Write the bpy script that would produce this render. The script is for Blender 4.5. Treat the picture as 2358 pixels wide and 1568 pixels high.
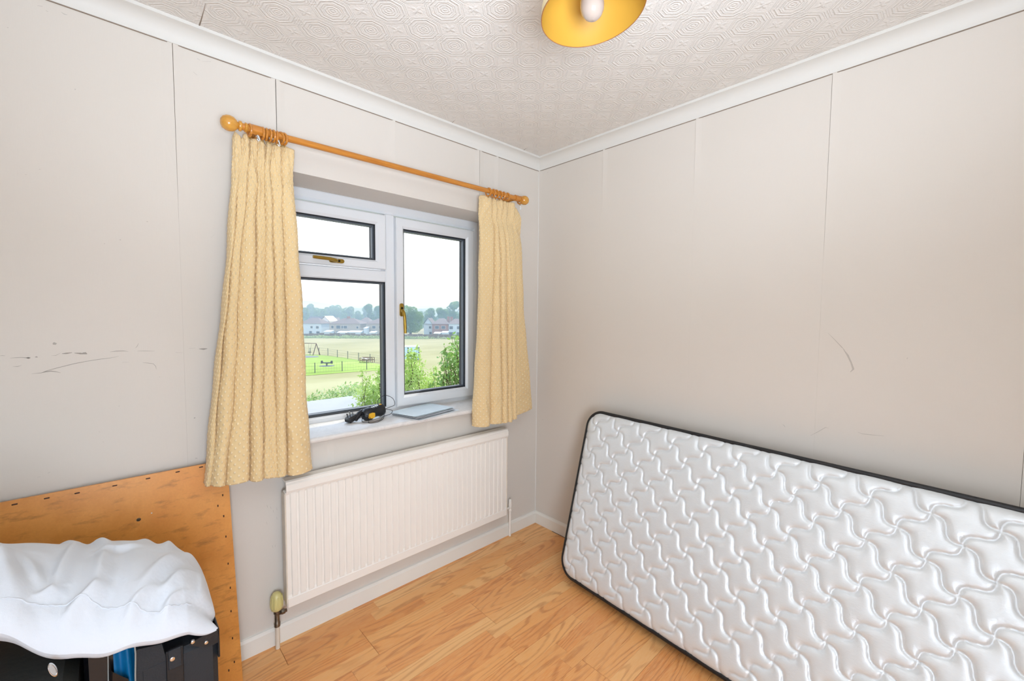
import bpy, math, random
import numpy as np
from mathutils import Vector, Matrix
random.seed(7); RNG = np.random.default_rng(7)
D = bpy.data; C = bpy.context.scene.collection
for o in list(D.objects): D.objects.remove(o, do_unlink=True)
pi = math.pi
def lin(r, g, b):
    f = lambda c: (c/255/12.92) if c/255 <= .04045 else ((c/255+.055)/1.055)**2.4
    return (f(r), f(g), f(b), 1)

# ---------------------------------------------------------------- camera
CAM_H = 1.40
FPX = 977.34
FW = np.array([0.68364703, 0.72753262, -0.05764577])
RT = np.array([0.72902848, -0.68443963, 0.00773684])
UP = np.array([0.03382625, 0.04731467, 0.99830712])
cd = D.cameras.new('camera'); cam = D.objects.new('camera', cd); C.objects.link(cam)
cd.sensor_fit = 'HORIZONTAL'; cd.sensor_width = 36; cd.lens = FPX/2358*36; cd.clip_start = .02; cd.clip_end = 4000
M = Matrix(((RT[0], UP[0], -FW[0], 0), (RT[1], UP[1], -FW[1], 0), (RT[2], UP[2], -FW[2], CAM_H), (0, 0, 0, 1)))
cam.matrix_world = M
bpy.context.scene.camera = cam
def ray(px, py): return FW + RT*(px-1179)/FPX - UP*(py-784)/FPX
def at(px, py, ax, val):          # the point of the plane axis=val that the survey photograph shows at px,py
    r = ray(px, py); o = np.array([0, 0, CAM_H]); return o + r*(val-o[ax])/r[ax]
def at_d(px, py, d): r = ray(px, py); return np.array([0, 0, CAM_H]) + r*d

# ---------------------------------------------------------------- world, sun, lights, exposure
sc = bpy.context.scene
sc.view_settings.view_transform = 'Standard'; sc.view_settings.look = 'None'
sc.view_settings.gamma = 1; sc.view_settings.use_curve_mapping = False
sc.view_settings.exposure = 0.15
w = D.worlds.new('sky'); sc.world = w; w.use_nodes = True; nt = w.node_tree; nt.nodes.clear()
tc = nt.nodes.new('ShaderNodeTexCoord'); sep = nt.nodes.new('ShaderNodeSeparateXYZ')
rp = nt.nodes.new('ShaderNodeValToRGB'); bg = nt.nodes.new('ShaderNodeBackground'); ow = nt.nodes.new('ShaderNodeOutputWorld')
nt.links.new(tc.outputs['Generated'], sep.inputs[0]); nt.links.new(sep.outputs['Z'], rp.inputs[0])
rp.color_ramp.elements[0].position = .0; rp.color_ramp.elements[0].color = (.97, .99, 1, 1)
rp.color_ramp.elements[1].position = .9; rp.color_ramp.elements[1].color = (.50, .69, 1, 1)
nt.links.new(rp.outputs[0], bg.inputs[0]); bg.inputs[1].default_value = 2.1; nt.links.new(bg.outputs[0], ow.inputs[0])
SUN_T = (.57, .25)     # sideways / inward travel per metre of fall
sl = D.lights.new('sun', 'SUN'); sl.energy = 4.6; sl.angle = math.radians(.6); sl.color = (1, .96, .88)
sun = D.objects.new('sun', sl); C.objects.link(sun)
sun.rotation_euler = Vector((-SUN_T[0], -SUN_T[1], -1)).to_track_quat('-Z', 'Y').to_euler()
def area(name, loc, tgt, size, energy, col, spread=180):
    l = D.lights.new(name, 'AREA'); l.shape = 'RECTANGLE'; l.size, l.size_y = size; l.energy = energy; l.color = col; l.spread = math.radians(spread)
    o = D.objects.new(name, l); C.objects.link(o); o.location = loc
    o.rotation_euler = (Vector(tgt)-Vector(loc)).to_track_quat('-Z', 'Y').to_euler(); return o
area('flash_light', (.05, -.38, 1.42), (.50, .25, 2.6), (.8, .8), 27, (.87, 1.0, 1.17), 120)
area('fill_light', (.05, -.80, .95), (1.3, 1.6, .55), (1.1, 1.2), 27, (.87, 1.0, 1.17), 130)  # added fill lamp behind the camera; the wall there has no doorway

# ---------------------------------------------------------------- materials
class NT:
    def __init__(s, name):
        s.m = D.materials.new(name); s.m.use_nodes = True; s.t = s.m.node_tree; s.b = s.t.nodes['Principled BSDF']
    def n(s, typ, ins=None, **kw):
        x = s.t.nodes.new('ShaderNode'+typ)
        for k, v in kw.items(): setattr(x, k, v)
        for k, v in (ins or {}).items(): s.set(x.inputs[k], v)
        return x
    def set(s, sock, v):
        if hasattr(v, 'is_output') and v.is_output: s.t.links.new(v, sock)
        elif hasattr(v, 'outputs'): s.t.links.new(v.outputs[0], sock)
        else: sock.default_value = v
    def mth(s, op, a, b=0., c=0.): return s.n('Math', {0: a, 1: b, 2: c}, operation=op).outputs[0]
    def vm(s, op, a, b=(0, 0, 0)): return s.n('VectorMath', {0: a, 1: b}, operation=op).outputs[0]
    def noise(s, vec, scale, detail=3, rough=.5, col=False, **k):
        x = s.n('TexNoise', {'Vector': vec, 'Scale': scale, 'Detail': detail, 'Roughness': rough, **k}); return x.outputs[1 if col else 0]
    def mix(s, fac, a, b, blend='MIX'):
        x = s.n('Mix', data_type='RGBA', blend_type=blend); s.set(x.inputs[0], fac); s.set(x.inputs[6], a); s.set(x.inputs[7], b); return x.outputs[2]
    def ramp(s, fac, stops):
        x = s.n('ValToRGB', {0: fac}); e = x.color_ramp.elements
        while len(e) < len(stops): e.new(.5)
        for k, (p, c) in enumerate(stops): e[k].position = p; e[k].color = c if len(c) == 4 else (*c, 1)
        return x.outputs[0]
    def bump(s, h, strength, dist=.01): s.set(s.b.inputs['Normal'], s.n('Bump', {'Height': h, 'Strength': strength, 'Distance': dist}))
    def pos(s): return s.n('NewGeometry').outputs['Position']
    def base(s, c): s.set(s.b.inputs['Base Color'], c)
    def fin(s, rough=.5, **k):
        s.b.inputs['Roughness'].default_value = rough
        for kk, v in k.items(): s.set(s.b.inputs[kk.replace('_', ' ')], v)
        return s.m
def simple(name, col, rough=.5, var=.06, scale=20, bump=0., metal=0., **k):
    q = NT(name); v = q.noise(q.n('TexCoord').outputs['Object'], scale)
    lo = tuple(c*(1-var) for c in col[:3])+(1,); hi = tuple(min(1, c*(1+var)) for c in col[:3])+(1,)
    q.base(q.mix(v, lo, hi))
    if bump: q.bump(v, bump, .004)
    return q.fin(rough, Metallic=metal, **k)

MT = {}
WALL = lin(226, 216, 206)
q = NT('linen_wallpaper'); P_ = q.pos()
a = q.noise(q.vm('MULTIPLY', P_, (40, 40, 1400)), 1, 2); b_ = q.noise(q.vm('MULTIPLY', P_, (1400, 1400, 40)), 1, 2)
big = q.noise(P_, 1.1, 3)
spk = q.ramp(q.noise(P_, 55, 2), [(.0, (0, 0, 0)), (.765, (0, 0, 0)), (.80, (1, 1, 1)), (1, (1, 1, 1))])
blot = q.ramp(q.noise(P_, 2.3, 2), [(.0, (0, 0, 0)), (.5, (0, 0, 0)), (.62, (1, 1, 1)), (1, (1, 1, 1))])
c1 = q.mix(big, lin(216, 209, 198), lin(224, 216, 207))
c1 = q.mix(q.mth('MULTIPLY', q.mth('MULTIPLY', spk, blot), .55), c1, lin(120, 112, 105))
c1 = q.mix(q.mth('MULTIPLY', q.mth('ADD', a, b_), .07), c1, lin(190, 178, 165))
q.base(c1); q.bump(q.mth('ADD', a, b_), .06, .002); MT['wall'] = q.fin(.75)
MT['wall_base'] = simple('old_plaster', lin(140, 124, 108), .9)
MT['seam'] = MT['wall_base']
# embossed ceiling paper: octagonal medallions on a square grid, small flowers between
q = NT('embossed_ceiling_paper'); P_ = q.pos()
def cell(q, off, per):
    x, y = off
    s_ = q.n('SeparateXYZ', {0: q.vm('SUBTRACT', P_, (x, y, 0))})
    f = lambda o: q.mth('SUBTRACT', q.mth('FRACT', q.mth('ADD', q.mth('DIVIDE', o, per), .5)), .5)
    return f(s_.outputs[0]), f(s_.outputs[1])
def octn(q, u, v):
    au, av = q.mth('ABSOLUTE', u), q.mth('ABSOLUTE', v)
    return q.mth('MAXIMUM', q.mth('MAXIMUM', au, av), q.mth('MULTIPLY', q.mth('ADD', au, av), .72))
def ring(q, d, r, wd): return q.mth('MAXIMUM', q.mth('SUBTRACT', 1, q.mth('DIVIDE', q.mth('ABSOLUTE', q.mth('SUBTRACT', d, r)), wd)), 0)
PER = .1325
u, v = cell(q, (.832, 1.22), PER); d = octn(q, u, v)
h1 = q.mth('ADD', ring(q, d, .36, .028), q.mth('MULTIPLY', ring(q, d, .27, .022), .7))
inner = q.mth('MULTIPLY', q.mth('LESS_THAN', d, .24), q.mth('MULTIPLY', q.mth('SINE', q.mth('MULTIPLY', d, 90)), .35))
u2, v2 = cell(q, (.832+PER/2, 1.22+PER/2), PER)
rr = q.mth('SQRT', q.mth('ADD', q.mth('MULTIPLY', u2, u2), q.mth('MULTIPLY', v2, v2)))
th = q.mth('ARCTAN2', v2, u2)
fl = q.mth('SUBTRACT', q.mth('ADD', .13, q.mth('MULTIPLY', q.mth('COSINE', q.mth('MULTIPLY', th, 4)), .05)), rr)
flo = q.mth('MULTIPLY', q.mth('MINIMUM', q.mth('MAXIMUM', q.mth('MULTIPLY', fl, 14), 0), 1), .8)
u3, v3 = cell(q, (.832+PER/2, 1.22), PER); d3 = q.mth('ADD', q.mth('ABSOLUTE', u3), q.mth('ABSOLUTE', v3))
h3 = q.mth('MULTIPLY', ring(q, d3, .12, .03), .6)
fine = q.mth('ADD', q.mth('MULTIPLY', q.noise(P_, 170, 3), .95), q.mth('ADD', q.mth('MULTIPLY', ring(q, d, .47, .02), .6), q.mth('MULTIPLY', ring(q, d, .43, .02), .5)))
hh = q.mth('ADD', q.mth('ADD', h1, inner), q.mth('ADD', q.mth('ADD', flo, h3), fine))
q.base(q.mix(q.noise(P_, 1.6, 3), lin(224, 217, 208), lin(232, 227, 220))); q.bump(hh, .62, .003); MT['ceiling'] = q.fin(.7)
MT['white'] = simple('white_gloss_paint', lin(234, 230, 221), .35, .03, 6)
MT['cove'] = simple('white_cove_paint', lin(222, 219, 212), .6, .015, 4)
MT['cream'] = simple('radiator_enamel', lin(242, 236, 227), .32, .025, 5)
MT['creamdirt'] = simple('aged_cream_paint', lin(222, 211, 194), .4, .1, 30)
MT['upvc'] = simple('window_plastic', lin(228, 230, 232), .3, .02, 3)
MT['gasket'] = simple('black_rubber', (.012, .015, .02, 1), .45)
MT['spacer'] = simple('grey_spacer_metal', (.12, .14, .17, 1), .35, metal=.4)
MT['brass'] = simple('worn_brass', lin(168, 138, 60), .3, .2, 60, metal=.85)
MT['brassdark'] = simple('dark_lock_core', lin(40, 36, 28), .3, metal=.6)
MT['silver'] = simple('bright_metal', (.7, .7, .7, 1), .22, metal=1.)
MT['chrome_old'] = simple('tarnished_chrome', (.22, .19, .15, 1), .3, .5, 70, metal=.9)
MT['glass_clear'] = None
q = NT('window_glass'); q.t.nodes.remove(q.b); tr = q.n('BsdfTransparent', {0: (.985, .992, .99, 1)}); gl = q.n('BsdfGlossy', {'Roughness': .02})
fr = q.n('Fresnel', {0: q.mth('SUBTRACT', 1.35, q.mth('MULTIPLY', q.n('NewGeometry').outputs['Backfacing'], 1.35-1/1.35))}); mx = q.n('MixShader', {0: q.mth('MULTIPLY', fr, .5), 1: tr, 2: gl}); q.t.links.new(mx.outputs[0], q.t.nodes['Material Output'].inputs[0]); MT['glass'] = q.m
# pine pole
def wood(name, dark, light, rough, stretch):
    q = NT(name); v = q.n('TexCoord').outputs['Object']
    n1 = q.noise(q.vm('MULTIPLY', v, stretch), 1, 4, .6)
    q.base(q.ramp(n1, [(.25, dark), (.7, light)])); return q.fin(rough, Coat_Weight=.3)
MT['pine'] = wood('varnished_pine', lin(176, 104, 30), lin(212, 142, 56), .3, (8, 120, 120))
MT['pineball'] = wood('varnished_pine_ball', lin(196, 134, 48), lin(222, 164, 74), .25, (20, 40, 60))
# marbled sill
q = NT('marbled_sill'); v = q.n('TexCoord').outputs['Object']
n1 = q.noise(v, 9, 6, .65, Distortion=1.5)
q.base(q.ramp(n1, [(.3, lin(214, 211, 208)), (.5, lin(232, 229, 225)), (.6, lin(226, 222, 217)), (.75, lin(238, 236, 233))])); MT['sill'] = q.fin(.13, Specular_IOR_Level=.7)
# oak laminate
q = NT('oak_laminate'); P_ = q.pos(); rnd = q.n('ObjectInfo').outputs['Random']
off = q.n('CombineXYZ', {0: q.mth('MULTIPLY', rnd, 37.), 1: q.mth('MULTIPLY', rnd, 91.), 2: 0.}).outputs[0]
vv = q.vm('ADD', q.vm('MULTIPLY', P_, (1.5, 10., 1)), off)
wob = q.mth('MULTIPLY', q.noise(q.vm('ADD', q.vm('MULTIPLY', P_, (14., 70., 1)), off), 1, 2), .035)
rg = q.mth('ADD', q.noise(vv, 1, .6, .4), wob)
sn = q.mth('SINE', q.mth('MULTIPLY', rg, 78.))
lines = q.ramp(q.mth('ADD', q.mth('MULTIPLY', sn, .5), .5), [(0, (0, 0, 0)), (.6, (.08, .08, .08)), (.9, (.8, .8, .8)), (1, (1, 1, 1))])
brk = q.ramp(q.noise(q.vm('ADD', q.vm('MULTIPLY', P_, (3., 22., 1)), off), 1, 2), [(.30, (0, 0, 0)), (.58, (1, 1, 1))])
pores = q.ramp(q.noise(q.vm('ADD', q.vm('MULTIPLY', P_, (22., 520., 1)), off), 1, 2), [(.42, (0, 0, 0)), (.62, (1, 1, 1))])
tone = q.ramp(rnd, [(0, lin(234, 154, 84)), (.35, lin(241, 168, 96)), (.65, lin(247, 180, 108)), (1, lin(252, 200, 132))])
tone = q.mix(q.noise(q.vm('ADD', q.vm('MULTIPLY', P_, (1.5, 14, 1)), off), 1, 2), tone, q.mix(.5, tone, lin(206, 138, 84)))
c1 = q.mix(q.mth('MULTIPLY', q.mth('MULTIPLY', lines, brk), .55), tone, lin(180, 100, 44))
c1 = q.mix(q.mth('MULTIPLY', pores, .30), c1, lin(240, 200, 146))
q.base(c1); q.bump(pores, .03, .001); MT['oak'] = q.fin(.36)
MT['gap'] = simple('dark_gap', lin(74, 46, 24), .9)
# board
q = NT('old_stained_board'); v = q.n('TexCoord').outputs['Object']
n1 = q.noise(v, 3.2, 5, .6); n2 = q.noise(q.vm('MULTIPLY', v, (14, 14, 45)), 1, 5, .65); n3 = q.noise(v, 160, 2)
c1 = q.ramp(n1, [(.3, lin(208, 132, 50)), (.52, lin(232, 158, 74)), (.72, lin(220, 142, 62))])
c1 = q.mix(q.ramp(n2, [(.55, (0, 0, 0)), (.78, (.65, .65, .65))]), c1, lin(128, 84, 40))
c1 = q.mix(q.mth('MULTIPLY', n3, .18), c1, lin(120, 70, 28)); q.base(c1); q.bump(n3, .08, .001); MT['board'] = q.fin(.42)
MT['boardedge'] = simple('board_edge', lin(152, 100, 60), .7, .2, 60)
MT['tack'] = simple('rusty_tack', lin(66, 34, 18), .6, .3, 200)
# curtain cloth with woven tufts (uv in metres of cloth)
q = NT('tufted_curtain_cloth'); uv = q.n('UVMap').outputs[0]; s_ = q.n('SeparateXYZ', {0: uv})
def dots(q, ox, oy, px_, py_, r):
    fx = q.mth('SUBTRACT', q.mth('FRACT', q.mth('ADD', q.mth('DIVIDE', s_.outputs[0], px_), ox)), .5)
    fy = q.mth('SUBTRACT', q.mth('FRACT', q.mth('ADD', q.mth('DIVIDE', s_.outputs[1], py_), oy)), .5)
    dx = q.mth('MULTIPLY', fx, px_); dy = q.mth('MULTIPLY', fy, py_)
    dd = q.mth('SQRT', q.mth('ADD', q.mth('MULTIPLY', dx, dx), q.mth('MULTIPLY', q.mth('MULTIPLY', dy, dy), .55)))
    return q.mth('MINIMUM', q.mth('MAXIMUM', q.mth('SUBTRACT', 1.4, q.mth('DIVIDE', dd, r)), 0), 1)
dt = q.mth('MAXIMUM', dots(q, 0, 0, .026, .030, .0030), dots(q, .5, .5, .026, .030, .0030))
weave = q.noise(q.vm('MULTIPLY', uv, (900, 900, 1)), 1, 2)
c1 = q.mix(weave, lin(222, 192, 140), lin(232, 204, 154)); c1 = q.mix(q.mth('MULTIPLY', dt, .8), c1, lin(244, 226, 190))
q.base(c1); q.bump(q.mth('ADD', q.mth('MULTIPLY', dt, 1.), q.mth('MULTIPLY', weave, .12)), .6, .003)
MT['curtain'] = q.fin(.8, Sheen_Weight=.15)
# mattress
q = NT('satin_damask'); v = q.n('TexCoord').outputs['Object']
fib = q.noise(q.vm('MULTIPLY', v, (900, 60, 900)), 1, 3); wr = q.noise(q.vm('MULTIPLY', v, (24, 24, 24)), 1, 4, .6)
q.base(q.mix(fib, lin(216, 220, 221), lin(228, 232, 234)))
q.bump(q.mth('ADD', q.mth('MULTIPLY', fib, .25), q.mth('MULTIPLY', wr, .8)), .35, .004); MT['satin'] = q.fin(.38, Metallic=.26, Specular_IOR_Level=.7)
MT['blacktape'] = simple('black_binding', (.008, .008, .009, 1), .42, .3, 200, bump=.2)
q = NT('white_cotton'); v = q.n('TexCoord').outputs['Object']; n1 = q.noise(v, 700, 2); n2 = q.noise(v, 9, 4, .6)
q.base(q.mix(n2, lin(214, 219, 226), lin(222, 226, 232))); q.bump(q.mth('ADD', q.mth('MULTIPLY', n1, .04), n2), .35, .02); MT['cotton'] = q.fin(.85, Sheen_Weight=.1)
MT['caseblack'] = simple('black_case_cloth', lin(30, 34, 39), .65, .15, 300, bump=.3)
MT['casegrey'] = simple('dark_grey_case_vinyl', lin(50, 52, 50), .45, .2, 90, bump=.15)
MT['leather'] = simple('black_leather', lin(19, 22, 26), .45, .2, 150, bump=.25)
MT['deepblack'] = simple('deep_black_vinyl', (.004, .004, .005, 1), .25)
MT['blue'] = simple('blue_nylon', lin(6, 100, 150), .4, .3, 12)
MT['piping'] = simple('pale_piping', lin(150, 150, 146), .5)
MT['goldshade'] = simple('gold_shade_lining', lin(196, 150, 56), .45, .08, 4)
MT['shadeout'] = simple('cream_shade_cloth', lin(228, 210, 166), .7)
MT['bulb'] = simple('opal_bulb_glass', lin(178, 162, 150), .12, .01, 5, Coat_Weight=.6)
MT['yellowhead'] = simple('yellowed_plastic', lin(214, 202, 136), .35, .1, 20)
MT['blackplastic'] = simple('black_plastic', (.012, .012, .014, 1), .35)
MT['yellow'] = simple('yellow_plastic', lin(238, 178, 40), .35)
MT['pinmetal'] = simple('pin_metal', (.25, .25, .25, 1), .3, metal=.8)
MT['paper'] = simple('glossy_paper', lin(226, 234, 238), .3, .04, 12)
MT['paperb'] = simple('pale_blue_print', lin(222, 238, 245), .2, .12, 14)
MT['paperc'] = simple('grey_paper', lin(190, 192, 196), .4, .06, 12)
MT['scuff'] = simple('scuff_grey', lin(190, 182, 172), .8, .12, 300)
MT['scuffdark'] = simple('scuff_dark', lin(162, 154, 145), .8, .2, 400)
# outdoors
def ground(name, c0, c1, sc_, stretch=(1, 1, 1)):
    q = NT(name); P_ = q.pos(); n1 = q.noise(q.vm('MULTIPLY', P_, stretch), sc_, 5, .6); n2 = q.noise(P_, 1.8, 3)
    q.base(q.mix(q.ramp(n1, [(.35, (0, 0, 0)), (.65, (1, 1, 1))]), c0, c1)); q.bump(n2, .3, .1); return q.fin(.9)
MT['field'] = ground('dry_field_grass', lin(134, 132, 88), lin(156, 151, 114), .05, (1, 2.2, 1))
MT['lawn'] = ground('mown_green_grass', lin(122, 148, 58), lin(146, 168, 80), .12)
MT['hill'] = ground('wooded_hill', lin(52, 78, 48), lin(92, 118, 70), .02)
MT['track'] = simple('rubber_surface', lin(110, 116, 122), .9)
MT['leaf'] = None
def leafm(name, a_, b2):
    q = NT(name); n1 = q.noise(q.pos(), 3.5, 3); q.base(q.mix(q.ramp(n1, [(.3, (0, 0, 0)), (.7, (1, 1, 1))]), a_, b2))
    return q.fin(.45, Subsurface_Weight=0.)
def leaft(name, a_, b2, scl=3.5):
    q = NT(name); n1 = q.noise(q.pos(), scl, 3); col = q.mix(q.ramp(n1, [(.3, (0, 0, 0)), (.7, (1, 1, 1))]), a_, b2)
    q.base(col); q.b.inputs['Roughness'].default_value = .5
    tl = q.n('BsdfTranslucent', {0: q.mix(.5, col, (.45, .7, .1, 1))}); mx = q.n('MixShader', {0: .35, 1: q.b.outputs[0], 2: tl})
    q.t.links.new(mx.outputs[0], q.t.nodes['Material Output'].inputs[0]); return q.m
MT['leafbright'] = leaft('bright_bush_leaf', lin(150, 184, 92), lin(208, 226, 146))
MT['leafdark'] = leaft('dark_tree_leaf', lin(96, 140, 78), lin(146, 186, 108))
MT['bramble'] = leaft('bramble_leaf', lin(120, 150, 104), lin(200, 214, 172))
MT['fartree'] = leaft('far_tree_leaf', lin(62, 100, 52), lin(108, 146, 72), .25)
MT['bark'] = simple('bark', lin(84, 70, 56), .9)
MT['roofgrey'] = simple('grey_felt_roof', lin(150, 150, 156), .8, .1, 2)
MT['render'] = simple('pale_render', lin(222, 222, 218), .8)
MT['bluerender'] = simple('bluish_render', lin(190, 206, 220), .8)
MT['greyrender'] = simple('grey_render', lin(166, 160, 152), .8)
MT['brick'] = simple('red_brick', lin(150, 108, 96), .8, .15, 3)
MT['tiles'] = simple('roof_tiles', lin(104, 92, 92), .8, .15, 1)
MT['slate'] = simple('dark_slate', lin(72, 76, 88), .7)
MT['darkglass'] = simple('dark_window_glass', lin(60, 72, 88), .15)
MT['fencewood'] = simple('fence_wood', lin(104, 88, 72), .8, .2, 1)
MT['steel'] = simple('galvanised_steel', lin(96, 104, 100), .5)
MT['redbrownsteel'] = simple('brown_painted_steel', lin(92, 58, 54), .5)
MT['contblue'] = simple('pale_blue_sheet_metal', lin(186, 214, 226), .5)
MT['outbrick'] = simple('outer_brick', lin(168, 120, 92), .8, .1, 6)

# ---------------------------------------------------------------- mesh helpers
class MB:
    def __init__(s): s.v = []; s.f = []; s.uv = None
    def add(s, V, F):
        o = len(s.v); s.v.extend([tuple(map(float, p)) for p in V]); s.f.extend([tuple(o+i for i in f) for f in F]); return s
    def box(s, x0, x1, y0, y1, z0, z1, M_=None):
        V = [(x, y, z) for z in (z0, z1) for y in (y0, y1) for x in (x0, x1)]
        if M_ is not None: V = [M_ @ Vector(p) for p in V]
        return s.add(V, [(0, 2, 3, 1), (4, 5, 7, 6), (0, 1, 5, 4), (2, 6, 7, 3), (0, 4, 6, 2), (1, 3, 7, 5)])
    def bbox(s, x0, x1, y0, y1, z0, z1, r=.004, M_=None):      # box with chamfered edges
        c = [(x0+x1)/2, (y0+y1)/2, (z0+z1)/2]; h = [(x1-x0)/2, (y1-y0)/2, (z1-z0)/2]; V = []; idx = {}
        for sx in (-1, 1):
            for sy in (-1, 1):
                for sz in (-1, 1):
                    for k in range(3):
                        p = [sx*(h[0]-r), sy*(h[1]-r), sz*(h[2]-r)]; sg = (sx, sy, sz); p[k] = sg[k]*h[k]
                        idx[sx, sy, sz, k] = len(V); V.append(Vector((c[0]+p[0], c[1]+p[1], c[2]+p[2])))
        F = []
        for k in range(3):
            a_, b2 = [i for i in range(3) if i != k]
            for sg in (-1, 1):
                q4 = []
                for (s1, s2) in ((-1, -1), (1, -1), (1, 1), (-1, 1)):
                    t = [0, 0, 0]; t[k] = sg; t[a_] = s1; t[b2] = s2; q4.append(idx[t[0], t[1], t[2], k])
                F.append(tuple(q4))
        for k in range(3):      # edges along axis k
            a_, b2 = [i for i in range(3) if i != k]
            for s1 in (-1, 1):
                for s2 in (-1, 1):
                    t0 = [0]*3; t1 = [0]*3; t0[k] = -1; t1[k] = 1
                    for t in (t0, t1): t[a_] = s1; t[b2] = s2
                    F.append((idx[(*t0, a_)], idx[(*t1, a_)], idx[(*t1, b2)], idx[(*t0, b2)]))
        for sx in (-1, 1):
            for sy in (-1, 1):
                for sz in (-1, 1): F.append(tuple(idx[sx, sy, sz, k] for k in range(3)))
        if M_ is not None: V = [M_ @ p for p in V]
        return s.add(V, F)
    def tube(s, pts, r, n=10, cap=True):
        P = [Vector(p) for p in pts]; R_ = r if hasattr(r, '__len__') else [r]*len(P)
        t = (P[1]-P[0]).normalized(); a_ = t.orthogonal().normalized(); V = []; F = []
        for i, p in enumerate(P):
            t = (P[min(i+1, len(P)-1)]-P[max(i-1, 0)]).normalized(); a_ = (a_-t*a_.dot(t)).normalized(); b2 = t.cross(a_)
            for k in range(n):
                an = 2*pi*k/n; V.append(p+(a_*math.cos(an)+b2*math.sin(an))*R_[i])
        for i in range(len(P)-1):
            for k in range(n): F.append((i*n+k, i*n+(k+1) % n, (i+1)*n+(k+1) % n, (i+1)*n+k))
        if cap: F.append(tuple(range(n))[::-1]); F.append(tuple((len(P)-1)*n+k for k in range(n)))
        return s.add(V, F)
    def lathe(s, prof, org, axis=(0, 0, 1), n=32):      # prof: (radius, height) along axis
        ax = Vector(axis).normalized(); a_ = ax.orthogonal().normalized(); b2 = ax.cross(a_); o = Vector(org); V = []; F = []
        for (r, z) in prof:
            for k in range(n):
                an = 2*pi*k/n; V.append(o+ax*z+(a_*math.cos(an)+b2*math.sin(an))*max(r, 1e-5))
        for i in range(len(prof)-1):
            for k in range(n): F.append((i*n+k, i*n+(k+1) % n, (i+1)*n+(k+1) % n, (i+1)*n+k))
        return s.add(V, F)
    def torus(s, c, R_, r, axis=(1, 0, 0), n=24, m=8):
        ax = Vector(axis).normalized(); a_ = ax.orthogonal().normalized(); b2 = ax.cross(a_); c = Vector(c); V = []; F = []
        for i in range(n):
            t = 2*pi*i/n; d_ = a_*math.cos(t)+b2*math.sin(t)
            for k in range(m):
                u_ = 2*pi*k/m; V.append(c+d_*(R_+r*math.cos(u_))+ax*r*math.sin(u_))
        for i in range(n):
            for k in range(m): F.append((i*m+k, ((i+1) % n)*m+k, ((i+1) % n)*m+(k+1) % m, i*m+(k+1) % m))
        return s.add(V, F)
    def prism(s, poly, z0, z1, M_=None):
        n = len(poly); V = [Vector((x, y, z0)) for x, y in poly]+[Vector((x, y, z1)) for x, y in poly]
        F = [tuple(range(n))[::-1], tuple(range(n, 2*n))]+[(i, (i+1) % n, n+(i+1) % n, n+i) for i in range(n)]
        if M_ is not None: V = [M_ @ p for p in V]
        return s.add(V, F)
    def grid(s, G, close=False):      # G: array (n,m,3)
        n, m = G.shape[:2]; i, j = np.meshgrid(np.arange(n-1), np.arange(m-1), indexing='ij'); a_ = (i*m+j).ravel()
        F = np.stack([a_, a_+1, a_+m+1, a_+m], 1); return s.add(G.reshape(-1, 3), F)
ORG = {}
def make(name, mb, mat, parent=None, smooth=False, kind=None, label=None, org=None, angle=40):
    me = D.meshes.new(name); V = np.array(mb.v, float)
    if parent is not None: o0 = ORG[parent]
    else: o0 = np.array(org, float) if org is not None else np.array([(V[:, 0].min()+V[:, 0].max())/2, (V[:, 1].min()+V[:, 1].max())/2, V[:, 2].min()])
    me.from_pydata((V-o0).tolist(), [], mb.f); me.update()
    if mb.uv is not None:
        ul = me.uv_layers.new(name='UVMap'); li = np.zeros(len(me.loops), int); me.loops.foreach_get('vertex_index', li)
        ul.data.foreach_set('uv', np.array(mb.uv, float)[li].ravel())
    if mat is not None: me.materials.append(mat)
    if smooth:
        me.polygons.foreach_set('use_smooth', [True]*len(me.polygons)); me.update()
        if angle < 180: me.set_sharp_from_angle(angle=math.radians(angle))
    o = D.objects.new(name, me); C.objects.link(o); ORG[o] = o0
    if parent is not None: o.parent = parent
    else: o.location = o0
    if kind: o['kind'] = kind
    if label: o['label'] = label
    return o
def thing(name, label, cat, loc, group=None):
    o = D.objects.new(name, None); C.objects.link(o); o.location = loc; o.empty_display_size = .05; ORG[o] = np.array(loc, float)
    o['label'] = label; o['category'] = cat
    if group: o['group'] = group
    return o
def tag(o, label, cat, group=None, kind=None):
    o['label'] = label; o['category'] = cat
    if group: o['group'] = group
    if kind: o['kind'] = kind
    return o
def bevel(o, w_, seg=2):
    m = o.modifiers.new('bevel', 'BEVEL'); m.width = w_; m.segments = seg; m.limit_method = 'ANGLE'; return o

# ---------------------------------------------------------------- room shell
YW, XR, XL, YB, ZC = 1.945, 2.058, -.47, -.85, 2.405
OX0, OX1, OZ0, OZ1 = .50, 1.716, .84, 1.995      # window opening
YF = 2.155                                        # room face of the window frame
YO = 2.27                                         # outer face of the wall
fl_ = MB(); fl_.box(XL-.15, XR+.15, YB-.15, YW+.1, -.12, -.006); floor = make('floor', fl_, MT['gap'], kind='structure')
ceiling = make('ceiling', MB().box(XL-.15, XR+.15, YB-.15, YW+.4, ZC, ZC+.12), MT['ceiling'], kind='structure')
wb = MB()
wb.box(XL-.15, OX0, YW+.001, YO, -.12, ZC+.12).box(OX1, XR+.25, YW+.001, YO, -.12, ZC+.12).box(OX0, OX1, YW+.001, YO, -.12, OZ0).box(OX0, OX1, YW+.001, YO, OZ1, ZC+.12)
wall_back = make('wall_back', wb, MT['wall_base'], kind='structure')
wall_right = make('wall_right', MB().box(XR+.001, XR+.25, YB-.15, YW, -.12, ZC+.12), MT['wall_base'], kind='structure')
make('wall_left', MB().box(XL-.15, XL, YB-.15, YW, -.12, ZC+.12), MT['wall'], kind='structure')
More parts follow.
